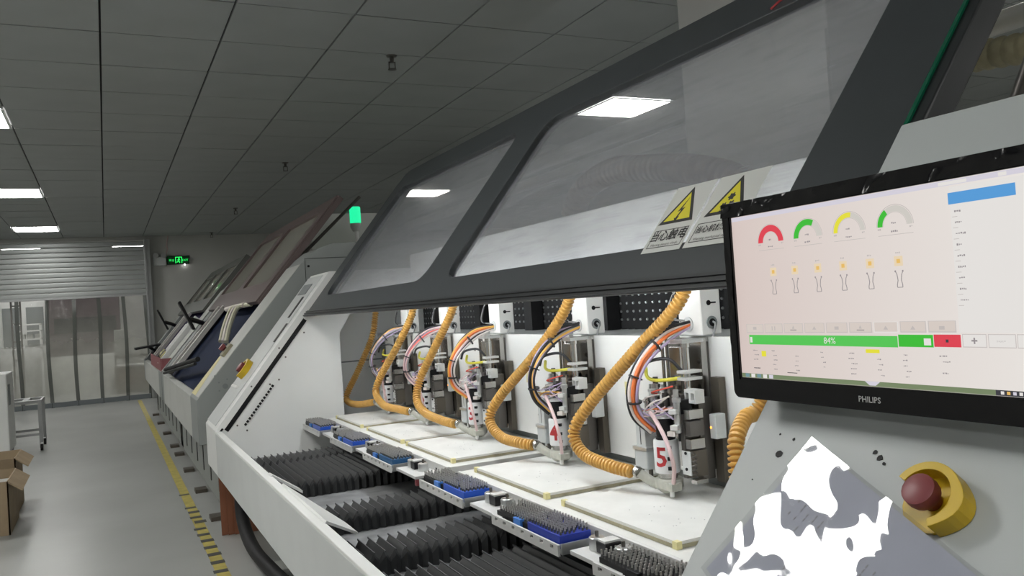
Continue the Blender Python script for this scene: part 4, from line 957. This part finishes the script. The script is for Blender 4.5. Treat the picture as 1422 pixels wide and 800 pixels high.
MB().lathe((1.165,5.1995,1.535),(0,-1,0),[(0.008,0),(0.008,0.004)],8).build('door_lock','black',nc2)
vr = MB().lathe((0.625,5.1995,0.835),(0,-1,0),[(0.016,0),(0.016,0.002),(0.009,0.0025)],16)
for k in range(5):
    a = 2*PI*k/5; vr.lathe((0.625+0.042*math.cos(a),5.1995,0.835+0.042*math.sin(a)),(0,-1,0),[(0.006,0),(0.005,0.002)],6)
vr.build('round_vent','greyd',nc2)
MB().box(0.565,0.685,5.1985,5.1996,0.745,0.905).build('vent_plate','greyB',nc2)
for y,o in ((7.45,0.02),(7.75,0.02)):
    MB().obox(PB(y,0.42,o),UB*0.33,YV*0.035,NB*0.018).build('guide_rail','brightrail',T2)
MB().obox(PB(7.9,0.40,0.0),UB*0.36,YV*0.10,NB*0.02).build('rail_housing','steeld',T2)
MB().tube([PB(7.72,0.05,0.06),PB(6.05,0.225,0.06)],0.017,10).build('tube_bar','rubber',T2,smooth=True)
MB().tube([PB(7.72,0.02,0.05),PB(6.10,0.19,0.05)],0.012,10).build('tube_bar','rubber',T2,smooth=True)
for k,(yy,c) in enumerate(((6.05,'cream'),(6.2,'cwhite'),(6.35,'cream'))):
    MB().tube(spline([PB(yy,0.74,0.0),PB(yy+0.1,0.68,0.05),PB(yy+0.02,0.55,0.03),PB(yy-0.1,0.42,-0.01)],6),0.017,8).build('hose',c,T2,smooth=True)
MB().tube([PB(7.0,0.70,0.03),PB(6.1,0.715,0.03)],0.02,8).build('lamp_tube','cwhite',T2,smooth=True)
def estB(T,y,s,r,c):
    b_ = MB().obox(PB(y,s,0.012),UB*r,YV*r*1.2,NB*0.012).build('emergency_stop',c,T,bevel=0.004)
    MB().lathe(PB(y,s,0.026),NB,[(r*.3,0),(r*.5,0.01),(r*.5,0.03)],12).build('button','estopr',b_,smooth=True)
estB(T2,5.45,0.35,0.045,'boardedge')
MB().extrude([PB(5.38,0.02,0.004),PB(5.60,0.02,0.004),PB(5.60,0.30,0.004),PB(5.52,0.30,0.004)],NB*0.002).build('yellow_label','tape',T2)
MB().tube([(1.20,5.75,1.60),(1.70,5.80,2.06)],0.012,8).build('gas_strut','steeld',T2)
T3, nc3 = far_machine('drilling_machine','third machine in the row with grey green lid, nearest the shutter',8.70,12.6,'lidC','paneB',npane=3,navy='violet',lid=(0.75,1.50))
for y in (10.6,10.95): MB().obox(PB(y,0.42,0.02),UB*0.33,YV*0.04,NB*0.018).build('guide_rail','brightrail',T3)
for k in range(3): MB().obox(PB(9.2+k*0.16,0.36,0.02),UB*(0.30-0.05*k),YV*0.05,NB*0.03).build('arm','white',T3)
for k in range(5): MB().lathe(PB(9.3+0.12*k,0.16+0.02*(k%2),0.03),NB,[(0.04,0),(0.04,0.03)],8).build('knob',('tape','steeld','boardedge')[k%3],T3)
t = thing('red_tray','dusty red tray lying on the front skirt of the third machine','tray',(0.55,9.2,0.78))
B(0.465,0.62,8.75,10.7,0.776,0.786).build('base','redbox',t); B(0.465,0.475,8.75,10.7,0.787,0.90).build('side','redbox',t); B(0.61,0.62,8.75,10.7,0.787,0.90).build('side','redbox',t); B(0.476,0.609,8.75,8.76,0.787,0.90).build('side','redbox',t)
for k,(yc,lab) in enumerate(((8.2,'black monitor on an arm between second and third machines'),(11.7,'small black monitor farthest along the machine row'))):
    t = thing('monitor',lab,'monitor',(0.72,yc,1.17),'monitors of the far machines')
    a = Vector((-0.40,0,0.92)).normalized()*0.145; bq = Vector((0.06,1.0,0)).normalized()*0.20; n_ = a.cross(bq).normalized()*0.012
    MB().obox((0.68,yc,1.30),a,bq,n_).build('shell','black',t,bevel=0.008)
    MB().obox(Vector((0.68,yc,1.30))+n_*1.08*(1 if n_.x<0 else -1),a*0.9,bq*0.92,n_*0.06).build('screen','lidrim',t)
    MB().tube(spline([(0.70,yc,1.27),(0.80,yc,1.23),(0.86,yc+0.1,1.20)],5),0.022,8).build('arm','steeld',t)
    MB().box(0.83,0.93,yc+0.05,yc+0.15,1.12,1.22).build('arm_base','greyd',t)
t = thing('keyboard_tray','small black keyboard tray jutting from the farthest machine','tray',(0.5,12.3,0.9))
MB().obox((0.50,12.2,0.955),(0.16,0,0.02),(0,0.25,0),(0,0,0.012)).build('shelf','black',t)
MB().tube([(0.52,12.2,0.945),(0.62,12.2,0.86)],0.02,8).build('bracket','black',t)
# tower light on the second machine
t = thing('tower_light','lit green signal tower light on the second machine','light',(1.72,6.0,1.68))
MB().cyl((1.72,6.0,1.68),(1.72,6.0,1.84),0.014,10).build('pole','alup',t,smooth=True)
MB().lathe((1.715,6.0,1.83),(0,0,1),[(0.024,0),(0.040,0.035),(0.040,0.06)],16).build('base','skirtB',t,smooth=True)
MB().lathe((1.715,6.0,1.891),(0,0,1),[(0.041,0),(0.041,0.115),(0.038,0.122)],16).build('lens','towerg',t,smooth=True)
t = thing('control_box','pale grey box on top of the second machine behind the green light','box',(1.9,6.95,1.68))
B(1.55,2.2,6.75,7.2,1.681,2.06).build('body','skirtB',t,bevel=0.006)
# hardboard sheets and hose by the near machine
for k in range(4):
    x = 0.56+k*0.035
    tag(MB().obox((x+0.05,5.01-0.013*k,0.205),(0.075,0.01,0),(0,0.0045,0),(0,0,0.203)).build('hardboard_sheet','hardb',org=(x+0.05,5.01-0.013*k,0)),'red brown hardboard sheet under the near machine end, %s of the stack'%('rearmost','second from the back','second from the front','frontmost')[k],'sheet','hardboard sheets under the near machine')
tag(MB().tube(spline([(0.61,4.60,0.43),(0.60,4.63,0.24),(0.60,4.52,0.13),(0.61,4.30,0.07),(0.64,4.04,0.04),(0.67,3.7,0.038),(0.74,3.3,0.038)],8),0.033,12).build('floor_hose','rubber',smooth=True),'thick black rubber hose drooping under the front sill to the floor','hose')
